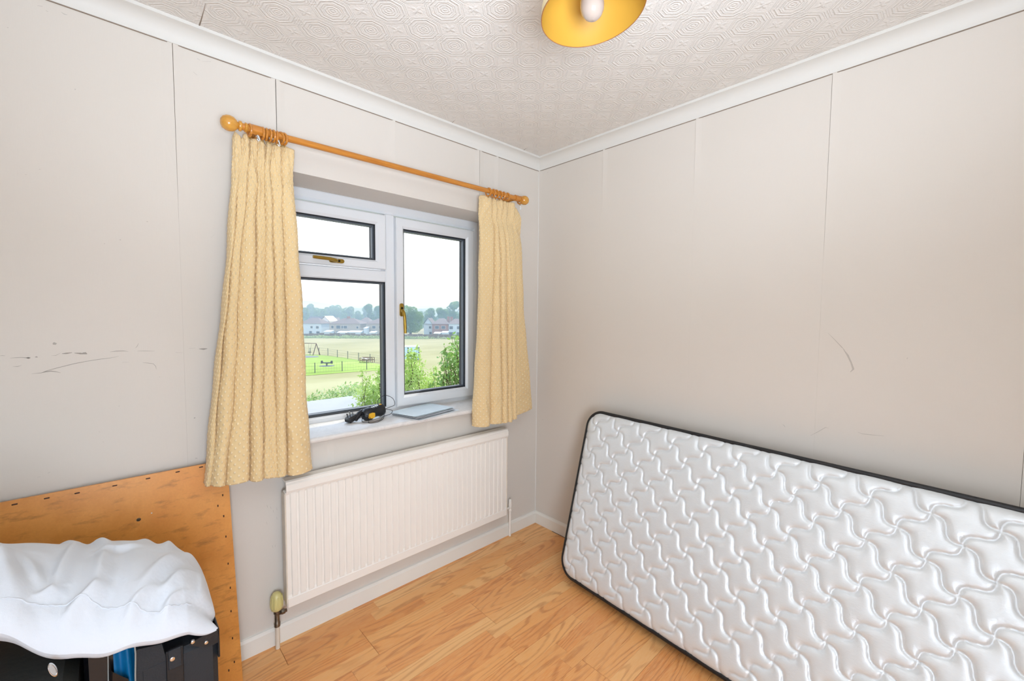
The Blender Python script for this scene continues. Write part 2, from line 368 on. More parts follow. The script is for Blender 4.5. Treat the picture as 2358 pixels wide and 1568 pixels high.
make('wall_front', MB().box(XL, XR, YB-.15, YB, -.12, ZC+.12), MT['wall'], kind='structure')
ob = MB(); ob.box(-6, OX0-.05, YO, YO+.1, -6.6, 4.8).box(OX1+.07, 8, YO, YO+.1, -6.6, 4.8).box(OX0-.05, OX1+.07, YO, YO+.1, -6.6, OZ0).box(OX0-.05, OX1+.07, YO, YO+.1, OZ1, 4.8)
make('wall_outer', ob, MT['outbrick'], kind='structure')

# wallpaper, strip by strip; the seams have opened near the cornice
TH = .0011
def strip(plane, a0, a1, z0, z1, ga=(0, 0), gb=(0, 0), parent=None):
    """a0/a1 along the wall; ga=(gap at top, depth over which it closes) on the a0 edge, gb on a1"""
    n = 24; base = .0001; V = []; F = []
    for i in range(n+1):
        z = z1+(z0-z1)*i/n; dz = z1-z
        g0 = base+(ga[0]*max(0, 1-dz/ga[1])**.6 if ga[1] else 0); g1 = base+(gb[0]*max(0, 1-dz/gb[1])**.6 if gb[1] else 0)
        lift0 = .004*max(0, 1-dz/ga[1]) if ga[1] else 0; lift1 = .004*max(0, 1-dz/gb[1]) if gb[1] else 0
        for (a_, t_) in ((a0+g0, 0), (a0+g0, TH+lift0), (a0+g0+.03, TH), (a1-g1-.03, TH), (a1-g1, TH+lift1), (a1-g1, 0)):
            V.append((a_, YW-t_, z) if plane == 'y' else (XR-t_, a_, z))
    for i in range(n):
        for k in range(5): F.append((i*6+k, i*6+k+1, (i+1)*6+k+1, (i+1)*6+k))
    return make('wallpaper_strip', MB().add(V, F), MT['wall'], parent)
seams = [-.47, -.342, .184, .5]
strip('y', XL, -.342, 0, ZC, parent=wall_back)
strip('y', -.342, .184, 0, ZC, gb=(.0012, .62), parent=wall_back)
strip('y', .184, OX0, 0, ZC, ga=(.0006, .62), gb=(0, 0), parent=wall_back)
strip('y', OX0+.0006, .509, OZ1, ZC, gb=(.0014, .75), parent=wall_back)
strip('y', .509, 1.034, OZ1, ZC, ga=(.001, .75), gb=(.0006, .5), parent=wall_back)
strip('y', 1.034, 1.560, OZ1, ZC, gb=(.0024, .8), parent=wall_back)
strip('y', 1.560, 1.7035, OZ1, ZC, ga=(.0004, .8), gb=(.0022, .6), parent=wall_back)
strip('y', 1.7035, XR, OZ1, ZC, parent=wall_back)
strip('y', OX1, XR, 0, OZ1, parent=wall_back)
strip('y', OX0, .716, 0, OZ0, parent=wall_back, gb=(.0007, 1.2))
strip('y', .716, 1.236, 0, OZ0, parent=wall_back, gb=(.0007, 1.2))
strip('y', 1.236, OX1, 0, OZ0, parent=wall_back)
rs = [YB, -.676, -.146, .394, .920, 1.446, YW]
for k in range(6):
    gb = {2: (.0016, .8), 3: (.0004, .6), 1: (.0012, 2.6)}.get(k, (.0003, .6))
    strip('x', rs[k], rs[k+1], 0, ZC, gb=gb, parent=wall_right)
# reveal lining
rv = MB(); e = .0012
rv.box(OX0, OX0+e, YW-TH, YF+.03, OZ0, OZ1).box(OX1-e, OX1, YW-TH, YF+.03, OZ0, OZ1).box(OX0, OX1, YW-TH, YF+.03, OZ1-e, OZ1)
make('window_reveal', rv, MT['wall'], wall_back)
# scuffs on the walls: thin smears of dirt
def smear(pts, w_, mat, parent, ax, val):
    W = [at(x, y, ax, val) for x, y in pts]; V = []; F = []
    for i, p in enumerate(W):
        t = W[min(i+1, len(W)-1)]-W[max(i-1, 0)]; t = t/max(np.linalg.norm(t), 1e-6)
        nrm = np.zeros(3); nrm[ax] = -1; sd = np.cross(t, nrm); ww = w_*(1 if 0 < i < len(W)-1 else .25)*(.7+.6*random.random())
        for sg in (-1, 1): V.append(p+sd*sg*ww+nrm*.0004)
    for i in range(len(W)-1): F.append((2*i, 2*i+1, 2*i+3, 2*i+2))
    return make('scuff_mark', MB().add(V, F), mat, parent)
VR = XR-TH; VB = YW-TH
smear([(1906, 766), (1922, 782), (1938, 799), (1945, 806)], .0014, MT['scuff'], wall_right, 0, VR)
smear([(1942, 804), (1952, 818), (1960, 835), (1965, 850), (1958, 857)], .0034, MT['scuff'], wall_right, 0, VR)
smear([(1866, 1003), (1884, 994), (1901, 984), (1908, 986)], .0012, MT['scuff'], wall_right, 0, VR)
smear([(1975, 995), (1986, 999), (2005, 1001), (2036, 1004)], .0012, MT['scuff'], wall_right, 0, VR)
smear([(1802, 977), (1806, 980), (1808, 984)], .0012, MT['scuff'], wall_right, 0, VR)
zq = 500/1867
for pts, w_ in [([(0, 295), (20, 294), (45, 295)], .0009), ([(85, 315), (140, 312), (180, 310), (240, 313), (262, 312)], .001), ([(225, 313), (245, 315), (262, 313)], .003), ([(300, 307), (315, 305), (325, 308)], .0022),
                ([(440, 294), (480, 293), (520, 272)], .0007), ([(532, 278), (570, 275), (620, 268)], .003), ([(640, 272), (690, 276), (750, 280)], .0035), ([(710, 270), (735, 270), (748, 278)], .003),
                ([(945, 262), (1000, 256), (1060, 254), (1105, 259)], .001), ([(1180, 255), (1240, 254), (1330, 256)], .001), ([(1510, 268), (1572, 270)], .001),
                ([(1625, 232), (1680, 230)], .0012), ([(1712, 236), (1750, 238), (1782, 234)], .0034), ([(1165, 230), (1180, 212), (1192, 188)], .0008),
                ([(272, 450), (355, 443), (400, 425), (500, 398), (640, 363), (760, 340), (860, 325), (950, 314), (1022, 300)], .0009), ([(355, 443), (400, 432), (440, 427), (480, 433), (522, 441)], .0013),
                ([(1050, 352), (1112, 350)], .0009), ([(1225, 355), (1270, 358), (1318, 364), (1338, 385), (1345, 412)], .001), ([(108, 388), (150, 388), (185, 378)], .001),
                ([(1180, 337), (1188, 340)], .0006), ([(320, 1340), (350, 1335)], .001), ([(412, 1306), (430, 1295)], .001), ([(850, 950), (862, 950)], .001), ([(880, 1035), (895, 1038)], .001)]:
    smear([(x*zq, 740+y*zq) for x, y in pts], w_*.8, MT['scuffdark'], wall_back, 1, VB)
zq = 760/1862
for pts, w_ in [([(210, 32), (240, 36)], .001), ([(258, 60), (272, 66)], .0018), ([(345, 68), (362, 80), (380, 84)], .001), ([(1112, 330), (1128, 340)], .0018), ([(1140, 346), (1190, 348)], .0012), ([(1090, 405), (1112, 425)], .0014),
                ([(220, 955), (228, 955)], .0016), ([(140, 985), (152, 986)], .001), ([(1190, 1340), (1215, 1318)], .0005), ([(40, 155), (48, 157)], .0018)]:
    smear([(x*zq, y*zq) for x, y in pts], w_*.8, MT['scuffdark'], wall_back, 1, VB)
zq = 660/1702
for x, y in [(38, 530), (60, 540), (75, 560), (36, 630), (95, 600), (70, 770), (85, 765), (95, 545)]:
    smear([(600+x*zq, 960+y*zq-3), (600+x*zq+1, 960+y*zq+3)], .0012, MT['scuffdark'], wall_back, 1, VB)

def crack(pts, w_):
    W = [at(x, y, 2, ZC-.0008) for x, y in pts]; V = []; F = []
    for i, p in enumerate(W):
        t = W[min(i+1, len(W)-1)]-W[max(i-1, 0)]; sd = np.array([-t[1], t[0], 0]); sd /= np.linalg.norm(sd); ww = w_*(1-.8*i/(len(W)-1))
        V += [p+sd*ww, p-sd*ww]
    make('paper_crack', MB().add(V, [(2*i, 2*i+1, 2*i+3, 2*i+2) for i in range(len(W)-1)]), MT['wall_base'], ceiling)
crack([(458, 62), (462, 50), (466, 36), (470, 22), (473, 8)], .0022); crack([(1041, 283), (1045, 279), (1049, 276)], .0014); crack([(1206, 346), (1211, 342), (1216, 340)], .0016)
# floor: three-strip oak boards, every strip its own piece
rows = [(1.914, YW+.02), (1.849, 1.914), (1.784, 1.849)]
y = 1.784
while y > YB: rows.append((max(y-.065, YB), y)); y -= .065
nrow = 0; COUNT = 0
for ri, (y0, y1) in enumerate(rows):
    bi = (ri-3)//3 if ri >= 3 else -1          # which board
    firstrow = ri < 3; inb = (ri-3) % 3 if ri >= 3 else ri
    random.seed(100+ri)
    bstart = .457-1.34*2 if firstrow else (-3.1+(bi*.47) % 1.285)
    blen = 1.3435 if firstrow else 1.285
    cuts = []
    for k in range(5):
        b0 = bstart+k*blen; cuts.append((b0, True))
        o_ = [.30, .42, .36][inb]+random.uniform(-.05, .05)
        cuts.append((b0+o_, False)); cuts.append((b0+o_+random.uniform(.36, .46), False))
    cuts = sorted([c for c in cuts if XL < c[0] < XR]); xs = [(XL, False)]+cuts+[(XR, False)]
    for (xa, ja), (xb, jb) in zip(xs[:-1], xs[1:]):
        if xb-xa < .02: continue
        g0 = .0007 if ja else .00012; g1 = .0007 if jb else .00012
        edge0 = (inb == 2); gy = .0005 if edge0 else .00012; gy1 = .0005 if (inb == 0 and not firstrow) else .00012
        mb = MB().bbox(xa+g0, xb-g1, y0+gy, y1-gy1, -.009, 0, .0004)
        make('floor_strip', mb, MT['oak'], floor); COUNT += 1

make('shadow_line', MB().box(XL, XR, YW-.0030, YW-.0005, 2.3405, 2.3432), MT['wall_base'], wall_back)  # shadow under the cornice's lower edge, modelled as dark strips on both walls
make('shadow_line', MB().box(XR-.0030, XR-.0005, YB, YW, 2.3405, 2.3432), MT['wall_base'], wall_right)
# cornice (coved), skirting, corner bead
def coveprof(n=8):
    p = [(0, 2.343), (.006, 2.343), (.006, 2.349)]
    cx, cz, r = .060, 2.349, .050      # concave quarter
    for i in range(1, n+1):
        t = i/n*pi/2; p.append((.008+.050*(1-math.cos(t)), 2.349+.044*math.sin(t)))
    p += [(.062, 2.394), (.066, 2.394), (.066, ZC+.004), (0, ZC+.004)]
    return p
def sweep(prof, A, B, inward, mitre0=True, mitre1=True):
    A = np.array(A, float); B = np.array(B, float); d_ = (B-A)/np.linalg.norm(B-A); iw = np.array(inward, float); V = []; n = len(prof)
    for (P0, sg, mt) in ((A, 1, mitre0), (B, -1, mitre1)):
        for (o_, z) in prof: q0 = P0+iw*o_+d_*sg*(o_ if mt else 0); V.append((q0[0], q0[1], z))
    return V, [(i, (i+1) % n, n+(i+1) % n, n+i) for i in range(n)]+[tuple(range(n)), tuple(range(n, 2*n))[::-1]]
cp = coveprof()
for nm, A, B, iw in [('trim_1', (XL, YW), (XR, YW), (0, -1)), ('trim_2', (XR, YB), (XR, YW), (-1, 0)), ('trim_3', (XL, YB), (XL, YW), (1, 0)), ('trim_4', (XL, YB), (XR, YB), (0, 1))]:
    V, F = sweep(cp, A, B, iw); make(nm, MB().add(V, F), MT['cove'], kind='structure', smooth=True, angle=30)
sk = [(0, 0), (.014, 0), (.014, .066), (.009, .078), (0, .080)]
for nm, A, B, iw in [('baseboard_back', (XL, YW), (XR, YW), (0, -1)), ('baseboard_right', (XR, YB), (XR, YW), (-1, 0)), ('baseboard_left', (XL, YB), (XL, YW), (1, 0)), ('baseboard_front', (XL, YB), (XR, YB), (0, 1))]:
    V, F = sweep(sk, A, B, iw); make(nm, MB().add(V, F), MT['white'], kind='structure')
make('trim_5', MB().tube([(XR-.002, YW-.002, .08), (XR-.002, YW-.002, 2.343)], .0035, 8), MT['cove'], kind='structure', smooth=True)

# ---------------------------------------------------------------- window
win = MB()
def frame_mb(mb, x0, x1, z0, z1, w_, y0, y1, r=.003, sill_w=None, mitre=True):
    """four mitred members round an opening, chamfered on the room side"""
    ws = [w_]*4 if not hasattr(w_, '__len__') else w_       # left,right,bottom,top
    o4 = [(x0, z0), (x1, z0), (x1, z1), (x0, z1)]; i4 = [(x0+ws[0], z0+ws[2]), (x1-ws[1], z0+ws[2]), (x1-ws[1], z1-ws[3]), (x0+ws[0], z1-ws[3])]
    def inset(p4, q4, t): return [(a_[0]+(b2[0]-a_[0])*t, a_[1]+(b2[1]-a_[1])*t) for a_, b2 in zip(p4, q4)]
    wmin = min(ws); t1 = min(.45, r/wmin); t2 = 1-min(.5, 2.6*r/wmin)
    rings = [(o4, y1), (o4, y0+r), (inset(o4, i4, t1), y0), (inset(o4, i4, t2), y0), (i4, y0+2.6*r), (i4, y1)]
    V = [(x, yy, z) for ring_, yy in rings for x, z in ring_]; F = []
    for k in range(5):
        for j in range(4): F.append((k*4+j, k*4+(j+1) % 4, (k+1)*4+(j+1) % 4, (k+1)*4+j))
    mb.add(V, F); return mb
outer = MB(); frame_mb(outer, OX0+.001, OX1-.001, OZ0+.012, OZ1-.001, [.048, .030, .045, .052], YF, YF+.065)
w1 = make('window_1', outer, MT['upvc'], kind='structure', org=((OX0+OX1)/2, YF, OZ0))
MX0, MX1 = 1.083, 1.138          # mullion
def member(x0, x1, z0, z1, nm, ya=YF, yb=YF+.065, c=.006): make(nm, MB().bbox(x0, x1, ya, yb, z0, z1, c), MT['upvc'], w1)
member(MX0, MX1, OZ0+.05, OZ1-.05, 'mullion')
member(OX0+.04, MX0+.003, 1.578, 1.640, 'transom')
# right casement
YS = YF-.022
def sash(nm, x0, x1, z0, z1, w_, gx0, gx1, gz0, gz1):
    o = make(nm, frame_mb(MB(), x0, x1, z0, z1, w_, YS, YF+.02, .004), MT['upvc'], w1)
    return o
s1 = sash('casement_sash', 1.138, 1.672, .889, 1.931, [.046, .060, .062, .056], 0, 0, 0, 0)
s2 = sash('top_sash', OX0+.045, 1.077, 1.643, 1.930, [.055, .056, .045, .055], 0, 0, 0, 0)
def glaze(par, x0, x1, z0, z1, yg):
    g = .007
    make('gasket', frame_mb(MB(), x0-.002, x1+.002, z0-.002, z1+.002, g, yg-.006, yg+.002, .001), MT['gasket'], par)
    make('spacer_bar', frame_mb(MB(), x0, x1, z0, z1, .012, yg+.004, yg+.02, .001), MT['spacer'], par)
    make('gasket', frame_mb(MB(), x0, x1, z0, z1, .010, yg+.022, yg+.045, .001), MT['gasket'], par)
    make('glass_pane', MB().box(x0, x1, yg, yg+.003, z0, z1), MT['glass'], par)
    make('glass_pane', MB().box(x0, x1, yg+.020, yg+.023, z0, z1), MT['glass'], par)
glaze(s1, 1.184, 1.612, .951, 1.875, YF-.004)
glaze(s2, OX0+.10, 1.021, 1.688, 1.875, YF-.004)
# fixed light, glazed behind the transom and mullion
glaze(w1, OX0+.049, 1.083, .897, 1.578, YF+.012)
# handles
def handle(A, B, parent, horiz):
    A = Vector(A); B = Vector(B); d_ = (B-A).normalized(); L = (B-A).length
    hb = MB(); ax = d_; side = Vector((0, 0, 1)) if horiz else Vector((1, 0, 0)); M_ = Matrix((( *ax, 0), (*side, 0), (0, -1, 0, 0), (0, 0, 0, 1))).transposed().to_4x4()
    M_ = Matrix.Translation(A) @ Matrix(((ax[0], side[0], 0, 0), (ax[1], side[1], -1, 0), (ax[2], side[2], 0, 0), (0, 0, 0, 1)))
    base_ = MB()
    pl = [(0.0+.010*math.cos(t), .010*math.sin(t)) for t in np.linspace(pi/2, 1.5*pi, 9)]+[(.052+.010*math.cos(t), .010*math.sin(t)) for t in np.linspace(-pi/2, pi/2, 9)]
    base_.prism(pl, 0, .010, M_); b0 = make('handle', base_, MT['brass'], parent, smooth=True)
    gp = MB(); P = [(.030, 0, .012), (.034, 0, .022), (.045, 0, .030), (.065, .004, .032), (L*.75, .005, .034), (L, .006, .034)]
    gp.tube([M_ @ Vector(p) for p in P], [.0095, .010, .0095, .0080, .0085, .0075], 12); make('grip', gp, MT['brass'], b0, smooth=True)
    make('lock_core', MB().lathe([(0, .012), (.006, .012), (.006, 0)], M_ @ Vector((.016, 0, .0)), (0, -1, 0), 14), MT['brassdark'], b0)
# sashes are sub-level 2, so the handles hang on the window itself
handle((1.162, YS, 1.455), (1.162, YS, 1.300), w1, False)
handle((.838, YS, 1.664), (.692, YS, 1.664), w1, True)
# sill
prof = [(YW-.040, OZ0+.004), (YW-.044, OZ0+.010), (YW-.044, OZ0+.020), (YW-.038, OZ0+.0255), (YF+.02, OZ0+.026), (YF+.02, OZ0-.004), (YW-.036, OZ0)]
V = [(x, yy, z) for x in (OX0-.03, OX1+.02) for yy, z in prof]; n = len(prof)
# notch: ears only in front of the wall, so build two solids
sm = MB().add([(x, yy, z) for x in (OX0+.0015, OX1-.0015) for yy, z in prof], [(i, (i+1) % n, n+(i+1) % n, n+i) for i in range(n)]+[tuple(range(n)), tuple(range(n, 2*n))[::-1]])
make('window_sill', sm, MT['sill'], w1, smooth=True, angle=50)
make('outer_sill', MB().box(OX0-.045, OX1+.065, YF+.066, YO+.14, OZ0+.002, OZ0+.022), MT['slate'], w1)

# ---------------------------------------------------------------- radiator
rad = thing('radiator', 'long cream ribbed panel radiator on the wall beneath the window', 'radiator', (1.1, YW-.05, .16))
x0, x1 = .487, 1.722; yf = YW-.080; yb = YW-.038; z0, z1 = .178, .672
mb = MB(); per = (x1-x0-.03)/37; xs = [x0]; ys = [yf+.004]
for k in range(37):
    s0 = x0+.015+k*per
    for dx, dy in ((.0045, .0055), (.0075, .0), (.0270, 0), (.0300, .0055)):
        xs.append(s0+dx); ys.append(yf+dy)
xs.append(x1); ys.append(yf+.004)
zr = [z0+.045, z0+.052, z1-.012, z1-.004]; V = []; n = len(xs)
for z, dep in [(z0+.044, 1), (z0+.054, 0), (z1-.014, 0), (z1-.002, 1)]:
    for xx, yy in zip(xs, ys): V.append((xx, yy if not dep else yf-.001+.002, z))
F = [(i*n+j, i*n+j+1, (i+1)*n+j+1, (i+1)*n+j) for i in range(3) for j in range(n-1)]
mb.add(V, F); make('ribbed_face', mb, MT['cream'], rad)
make('bottom_rail', MB().bbox(x0, x1, yf-.001, yb, z0, z0+.046, .005), MT['cream'], rad, smooth=True)
make('back_panel', MB().bbox(x0+.002, x1-.002, yf+.008, yb, z0+.03, z1+.0, .004), MT['cream'], rad)
make('side_panel', MB().bbox(x0-.002, x0+.004, yf, yb, z0+.02, z1-.006, .0015), MT['creamdirt'], rad)
make('side_panel', MB().bbox(x1-.004, x1+.002, yf, yb, z0+.02, z1-.006, .0015), MT['creamdirt'], rad)
cap = MB(); pr = [(yf-.004, z1-.004), (yf-.008, z1+.006), (yf-.008, z1+.030), (yf-.003, z1+.036), (yf-.003, z1+.042), (yf+.004, z1+.047), (yb+.006, z1+.047), (yb+.006, z1+.04), (yf+.004, z1+.040), (yf+.001, z1-.004)]
n = len(pr); cap.add([(x, yy, z) for x in (x0+.004, x1) for yy, z in pr], [(i, (i+1) % n, n+(i+1) % n, n+i) for i in range(n)]+[tuple(range(n)), tuple(range(n, 2*n))[::-1]])
make('top_cover', cap, MT['cream'], rad)
for xx in (x0+.15, x1-.19): make('bracket', MB().box(xx, xx+.04, yb, YW-.002, .30, .62), MT['creamdirt'], rad)
PX, PY = .458, 1.909
make('pipe', MB().tube([(PX, PY, 0), (PX, PY, .118)], .0085, 14), MT['creamdirt'], rad, smooth=True)
vb = MB().lathe([(.0, .095), (.012, .097), (.0125, .112), (.010, .116), (.0095, .150), (.013, .154), (.013, .164), (.0, .165)], (PX, PY, 0), n=16)
vb.tube([(PX+.006, PY-.002, .150), (PX+.018, PY-.01, .153)], .007, 12); vb.lathe([(0, .014), (.0105, .015), (.0105, .028), (.0075, .03), (.0075, .036), (.0, .036)], (PX, PY-.006, .153), (1, 0, 0), 6)
make('valve_body', vb, MT['chrome_old'], rad, smooth=True)
tr_ = MB(); tr_.lathe([(0, .164), (.013, .165), (.021, .172), (.0235, .182), (.0235, .200), (.0225, .215), (.020, .230), (.014, .240), (.007, .243), (0, .2435)], (PX, PY, 0), n=28)
th_ = make('thermostat_head', tr_, MT['yellowhead'], rad, smooth=True, label='yellowed plastic thermostat head')
for k in range(12):
    t = 2*pi*k/12; c_, s_2 = math.cos(t), math.sin(t)
    make('grip_rib', MB().tube([(PX+.0235*c_, PY+.0235*s_2, .183), (PX+.0238*c_, PY+.0238*s_2, .205), (PX+.0205*c_, PY+.0205*s_2, .229)], .0016, 6), MT['yellowhead'], th_, smooth=True)
QX, QY = 1.806, 1.922
QX = 1.800
make('pipe', MB().tube([(QX, QY, 0), (QX, QY, .165)], .0078, 14), MT['cream'], rad, smooth=True)
v2 = MB().lathe([(0, .160), (.011, .161), (.0115, .172), (.009, .174), (.009, .196), (0, .197)], (QX, QY, 0), n=14)
v2.tube([(x1-.004, QY-.02, .196), (x1+.03, QY-.015, .196), (QX-.008, QY, .184)], .0085, 10)
make('valve_body', v2, MT['cream'], rad, smooth=True)
make('valve_cap', MB().lathe([(0, .192), (.0105, .192), (.012, .200), (.0095, .236), (.007, .240), (0, .240)], (QX, QY, 0), n=14), MT['cream'], rad, smooth=True)
make('bleed_plug', MB().lathe([(0, 0), (.009, 0), (.009, .012), (0, .012)], (x1+.002, QY-.02, .222), (1, 0, 0), 6), MT['creamdirt'], rad)

# ---------------------------------------------------------------- curtain pole, rings, curtains
YP = 1.845
def zp(x): return 2.085+(x-.35)*.0065
pole = thing('curtain_pole', 'varnished pine curtain pole with round finials above the window', 'curtain pole', (1.08, YP, 2.09))
make('rod', MB().tube([(.357, YP, zp(.357)), (1.80, YP, zp(1.80))], .0128, 18), MT['pine'], pole, smooth=True)
fx = .357
fp = [(0, -.052), (.010, -.051), (.020, -.045), (.0262, -.034), (.0275, -.024), (.025, -.012), (.018, -.003), (.0125, .001), (.0115, .003), (.0175, .005), (.0185, .009), (.0175, .013), (.0125, .015), (.0125, .022), (.017, .024), (.0165, .03), (.0128, .034), (0, .034)]
make('finial', MB().lathe(fp, (fx-.004, YP, zp(fx)), (1, 0, 0), 28), MT['pineball'], pole, smooth=True)
make('finial', MB().lathe([(r*.98, -h_) for r, h_ in fp][::-1], (1.802, YP, zp(1.8)), (1, 0, 0), 28), MT['pineball'], pole, smooth=True)
for bx in (.416, 1.765):
    bm_ = MB().lathe([(.0128, -.018), (.0175, -.018), (.0175, .018), (.0128, .018)], (bx, YP, zp(bx)), (1, 0, 0), 20)
    bm_.tube([(bx, YP+.01, zp(bx)), (bx, YW-.004, zp(bx))], .0085, 14); bm_.lathe([(0, 0), (.021, 0), (.021, -.008), (.012, -.014), (0, -.014)], (bx, YW, zp(bx)), (0, 1, 0), 20)
    make('bracket', bm_, MT['pine'], pole, smooth=True)
def ringobj(x, label, group, tilt=0):
    t = thing('curtain_ring', label, 'curtain ring', (x, YP, zp(x)-.006), group)
    make('ring', MB().torus((x, YP, zp(x)-.0065), .0205, .0042, (1, tilt, tilt*.4)), MT['pine'], t, smooth=True)
    make('eyelet', MB().torus((x, YP, zp(x)-.0335), .0035, .0009, (0, 1, 0), 12, 6), MT['brass'], t, smooth=True)
LR = [(.3815, 'lone wooden curtain ring between the left finial and its bracket')]
ordn = ['first', 'second', 'third', 'fourth', 'fifth', 'sixth', 'seventh', 'eighth']
ringobj(.392, 'lone wooden curtain ring between the left finial and its bracket', 'wooden rings of the left curtain', .12)
for k, x in enumerate([.4345, .4465, .4585, .4705, .483, .4965, .508]):
    ringobj(x, 'wooden curtain ring, %s right of the left bracket in the bunched row' % ordn[k], 'wooden rings of the left curtain', [.05, -.05, .08, .1, -.1, .35, .3][k])
for k, x in enumerate([1.545, 1.578, 1.60, 1.628, 1.655, 1.685]):
    ringobj(x, 'wooden curtain ring, %s from the left above the right curtain' % ordn[k], 'wooden rings of the right curtain', [.1, -.1, .2, .05, -.2, .1][k])
ringobj(1.790, 'lone wooden curtain ring beside the right finial', 'wooden rings of the right curtain', .05)

def lerpk(K, v):      # K: list of (v, values)
    K = sorted(K, key=lambda a_: a_[0])
    for (va, A), (vb2, B) in zip(K[:-1], K[1:]):
        if v <= vb2 or vb2 == K[-1][0]:
            t = min(1, max(0, (v-va)/(vb2-va))); t = t*t*(3-2*t) if len(K) < 3 else t
            return np.array(A, float)*(1-t)+np.array(B, float)*t
def curtain(name, label, keys, valley, depth, ztop, zbot, uvw, nu=300, nv=250, seed=1, ycen=None):
    rng = np.random.default_rng(seed); nl = len(keys[0][1])-1; G = np.zeros((nv, nu, 3)); UV = np.zeros((nv, nu, 2))
    T = np.linspace(0, nl, nu); li = np.minimum(T.astype(int), nl-1); tt = T-li
    ph = rng.uniform(0, 6, 8)
    for i in range(nv):
        v = i/(nv-1); K = lerpk(keys, v); b = lerpk(valley, v); A = lerpk(depth, v)
        tt2 = tt
        x = K[li]+(K[li+1]-K[li])*(tt2-.155*np.sin(2*pi*tt2))
        bb = b[li]*(1-tt2)+b[li+1]*tt2; lobe = bb+(1-bb)*np.sin(pi*np.clip(tt2, 0, 1))**(.5+.25*v)
        amp = (A[li]*(1-tt2)+A[li+1]*tt2)*(1-.42*math.exp(-((v-.085)/.035)**2))
        yy = (ycen(v) if ycen else YP+.040)-amp*lobe
        yy += .0035*np.sin(T*5.1+v*3+ph[0])*(.3+v)+.0025*np.sin(T*9.3-v*5+ph[1])
        x = x+.003*np.sin(v*9+T*1.7+ph[2])*v+.0016*np.sin(v*31+T*2.3+ph[3])
        zt = ztop(T/nl); zb_ = zbot(T/nl); z = zt+(zb_-zt)*v
        # header pinch: the pleat tops flop about
        hd = max(0, 1-v/.075); x = x+hd*.006*np.sin(T*pi*2+ph[4])*1.2; yy = yy-hd*.006*np.sin(T*pi*2+ph[5])
        z = z+(.012*lobe-.008)*max(0, 1-v/.10)
        # creases near the hem
        z = z+.003*np.sin(T*4.2+ph[6])*v
        G[i, :, 0] = x; G[i, :, 1] = yy; G[i, :, 2] = z
        UV[i, :, 0] = T/nl*uvw; UV[i, :, 1] = 1.3*(1-v)
    # small random crumple
    for _ in range(80):
        cu, cv = rng.uniform(0, nl), (rng.uniform(.02, .22) if _ > 46 else rng.uniform(0, 1)); an = rng.uniform(-.5, .5); L_ = rng.uniform(.04, .12); W_ = rng.uniform(.06, .14); a_ = rng.uniform(-1, 1)*.004*(1.6 if cv < .15 or cv > .85 else .6)
        du = (T-cu)[None, :]; dv = (np.linspace(0, 1, nv)-cv)[:, None]; r1 = (du+dv*an*8)/W_; r2 = dv/L_
        G[:, :, 1] += a_*np.exp(-r1**2-r2**2)
    # tufts
    dU = (UV[:, :, 0]/.026); dV = UV[:, :, 1]/.030
    def tuft(ox, oy):
        fx_ = ((dU+ox) % 1-.5)*.026; fy_ = ((dV+oy) % 1-.5)*.030; return np.exp(-(fx_**2+fy_**2)/(.0042**2))
    bmp = np.maximum(tuft(0, 0), tuft(.5, .5))
    du = np.gradient(G, axis=1); dv = np.gradient(G, axis=0); nrm = np.cross(du, dv); nrm /= np.linalg.norm(nrm, axis=2, keepdims=True)+1e-12
    nrm *= np.where(nrm[:, :, 1:2] > 0, -1, 1)
    G = G+nrm*(bmp*.0017)[:, :, None]
    mb = MB(); mb.grid(G); mb.uv = UV.reshape(-1, 2).tolist()
    t = thing(name, label, 'curtain', (float(G[:, :, 0].mean()), YP, float(G[:, :, 2].min())))
    o = make('cloth', mb, MT['curtain'], t, smooth=True, angle=180)
    s_ = o.modifiers.new('thickness', 'SOLIDIFY'); s_.thickness = .0022; s_.offset = 0
    return t
def xs_at(pxs, py): return [float(at(px, py, 1, YP)[0]) for px in pxs]
kl = [(0, xs_at([539, 557, 576, 597, 613, 628, 652, 679], 330)), (.06, xs_at([541, 558, 577, 597, 612, 627, 650, 678], 370)), (.4, xs_at([521, 531, 550, 588, 610, 631, 655, 693], 640)), (.75, xs_at([492, 500, 536, 577, 605, 629, 657, 707], 900)), (1, xs_at([470, 484, 518, 572, 602, 634, 660, 720], 1090))]
vl = [(0, [.1, .1, .1, .0, .1, .1, .0, .3]), (.15, [.2, .2, .1, 0, .25, .1, 0, .3]), (.4, [.3, .1, .35, .0, .45, .35, .0, .3]), (1, [.2, .25, .55, .0, .6, .6, 0, .2])]
dl = [(0, [.022]*8), (.1, [.030]*8), (.5, [.05, .06, .066, .070, .066, .066, .066, .05]), (1, [.035, .06, .075, .085, .078, .08, .08, .06])]
cl = curtain('curtain', 'longer looking cream tufted curtain left of the window, hanging over the plywood board', kl, vl, dl,
             lambda t: 2.060+.006*np.sin(t*31)-.012*t*0, lambda t: .782-.028*t, .95, seed=3)
kr = [(0, xs_at([1109, 1138, 1148, 1162, 1176, 1190, 1206], 460)), (.12, xs_at([1112, 1141, 1150, 1160, 1171, 1184, 1207], 540)), (.5, xs_at([1108, 1134, 1148, 1163, 1170, 1190, 1212], 720)), (1, xs_at([1096, 1126, 1150, 1163, 1174, 1187, 1230], 962))]
vr = [(0, [.2, .0, .1, 0, .1, 0, .2]), (.5, [.3, .0, 0, .4, .0, .5, .5]), (1, [.2, .0, .0, .5, .0, .4, .6])]
dr = [(0, [.02, .03, .03, .03, .03, .03, .02]), (.25, [.03, .05, .065, .07, .065, .05, .02]), (1, [.045, .07, .085, .08, .085, .05, .02])]
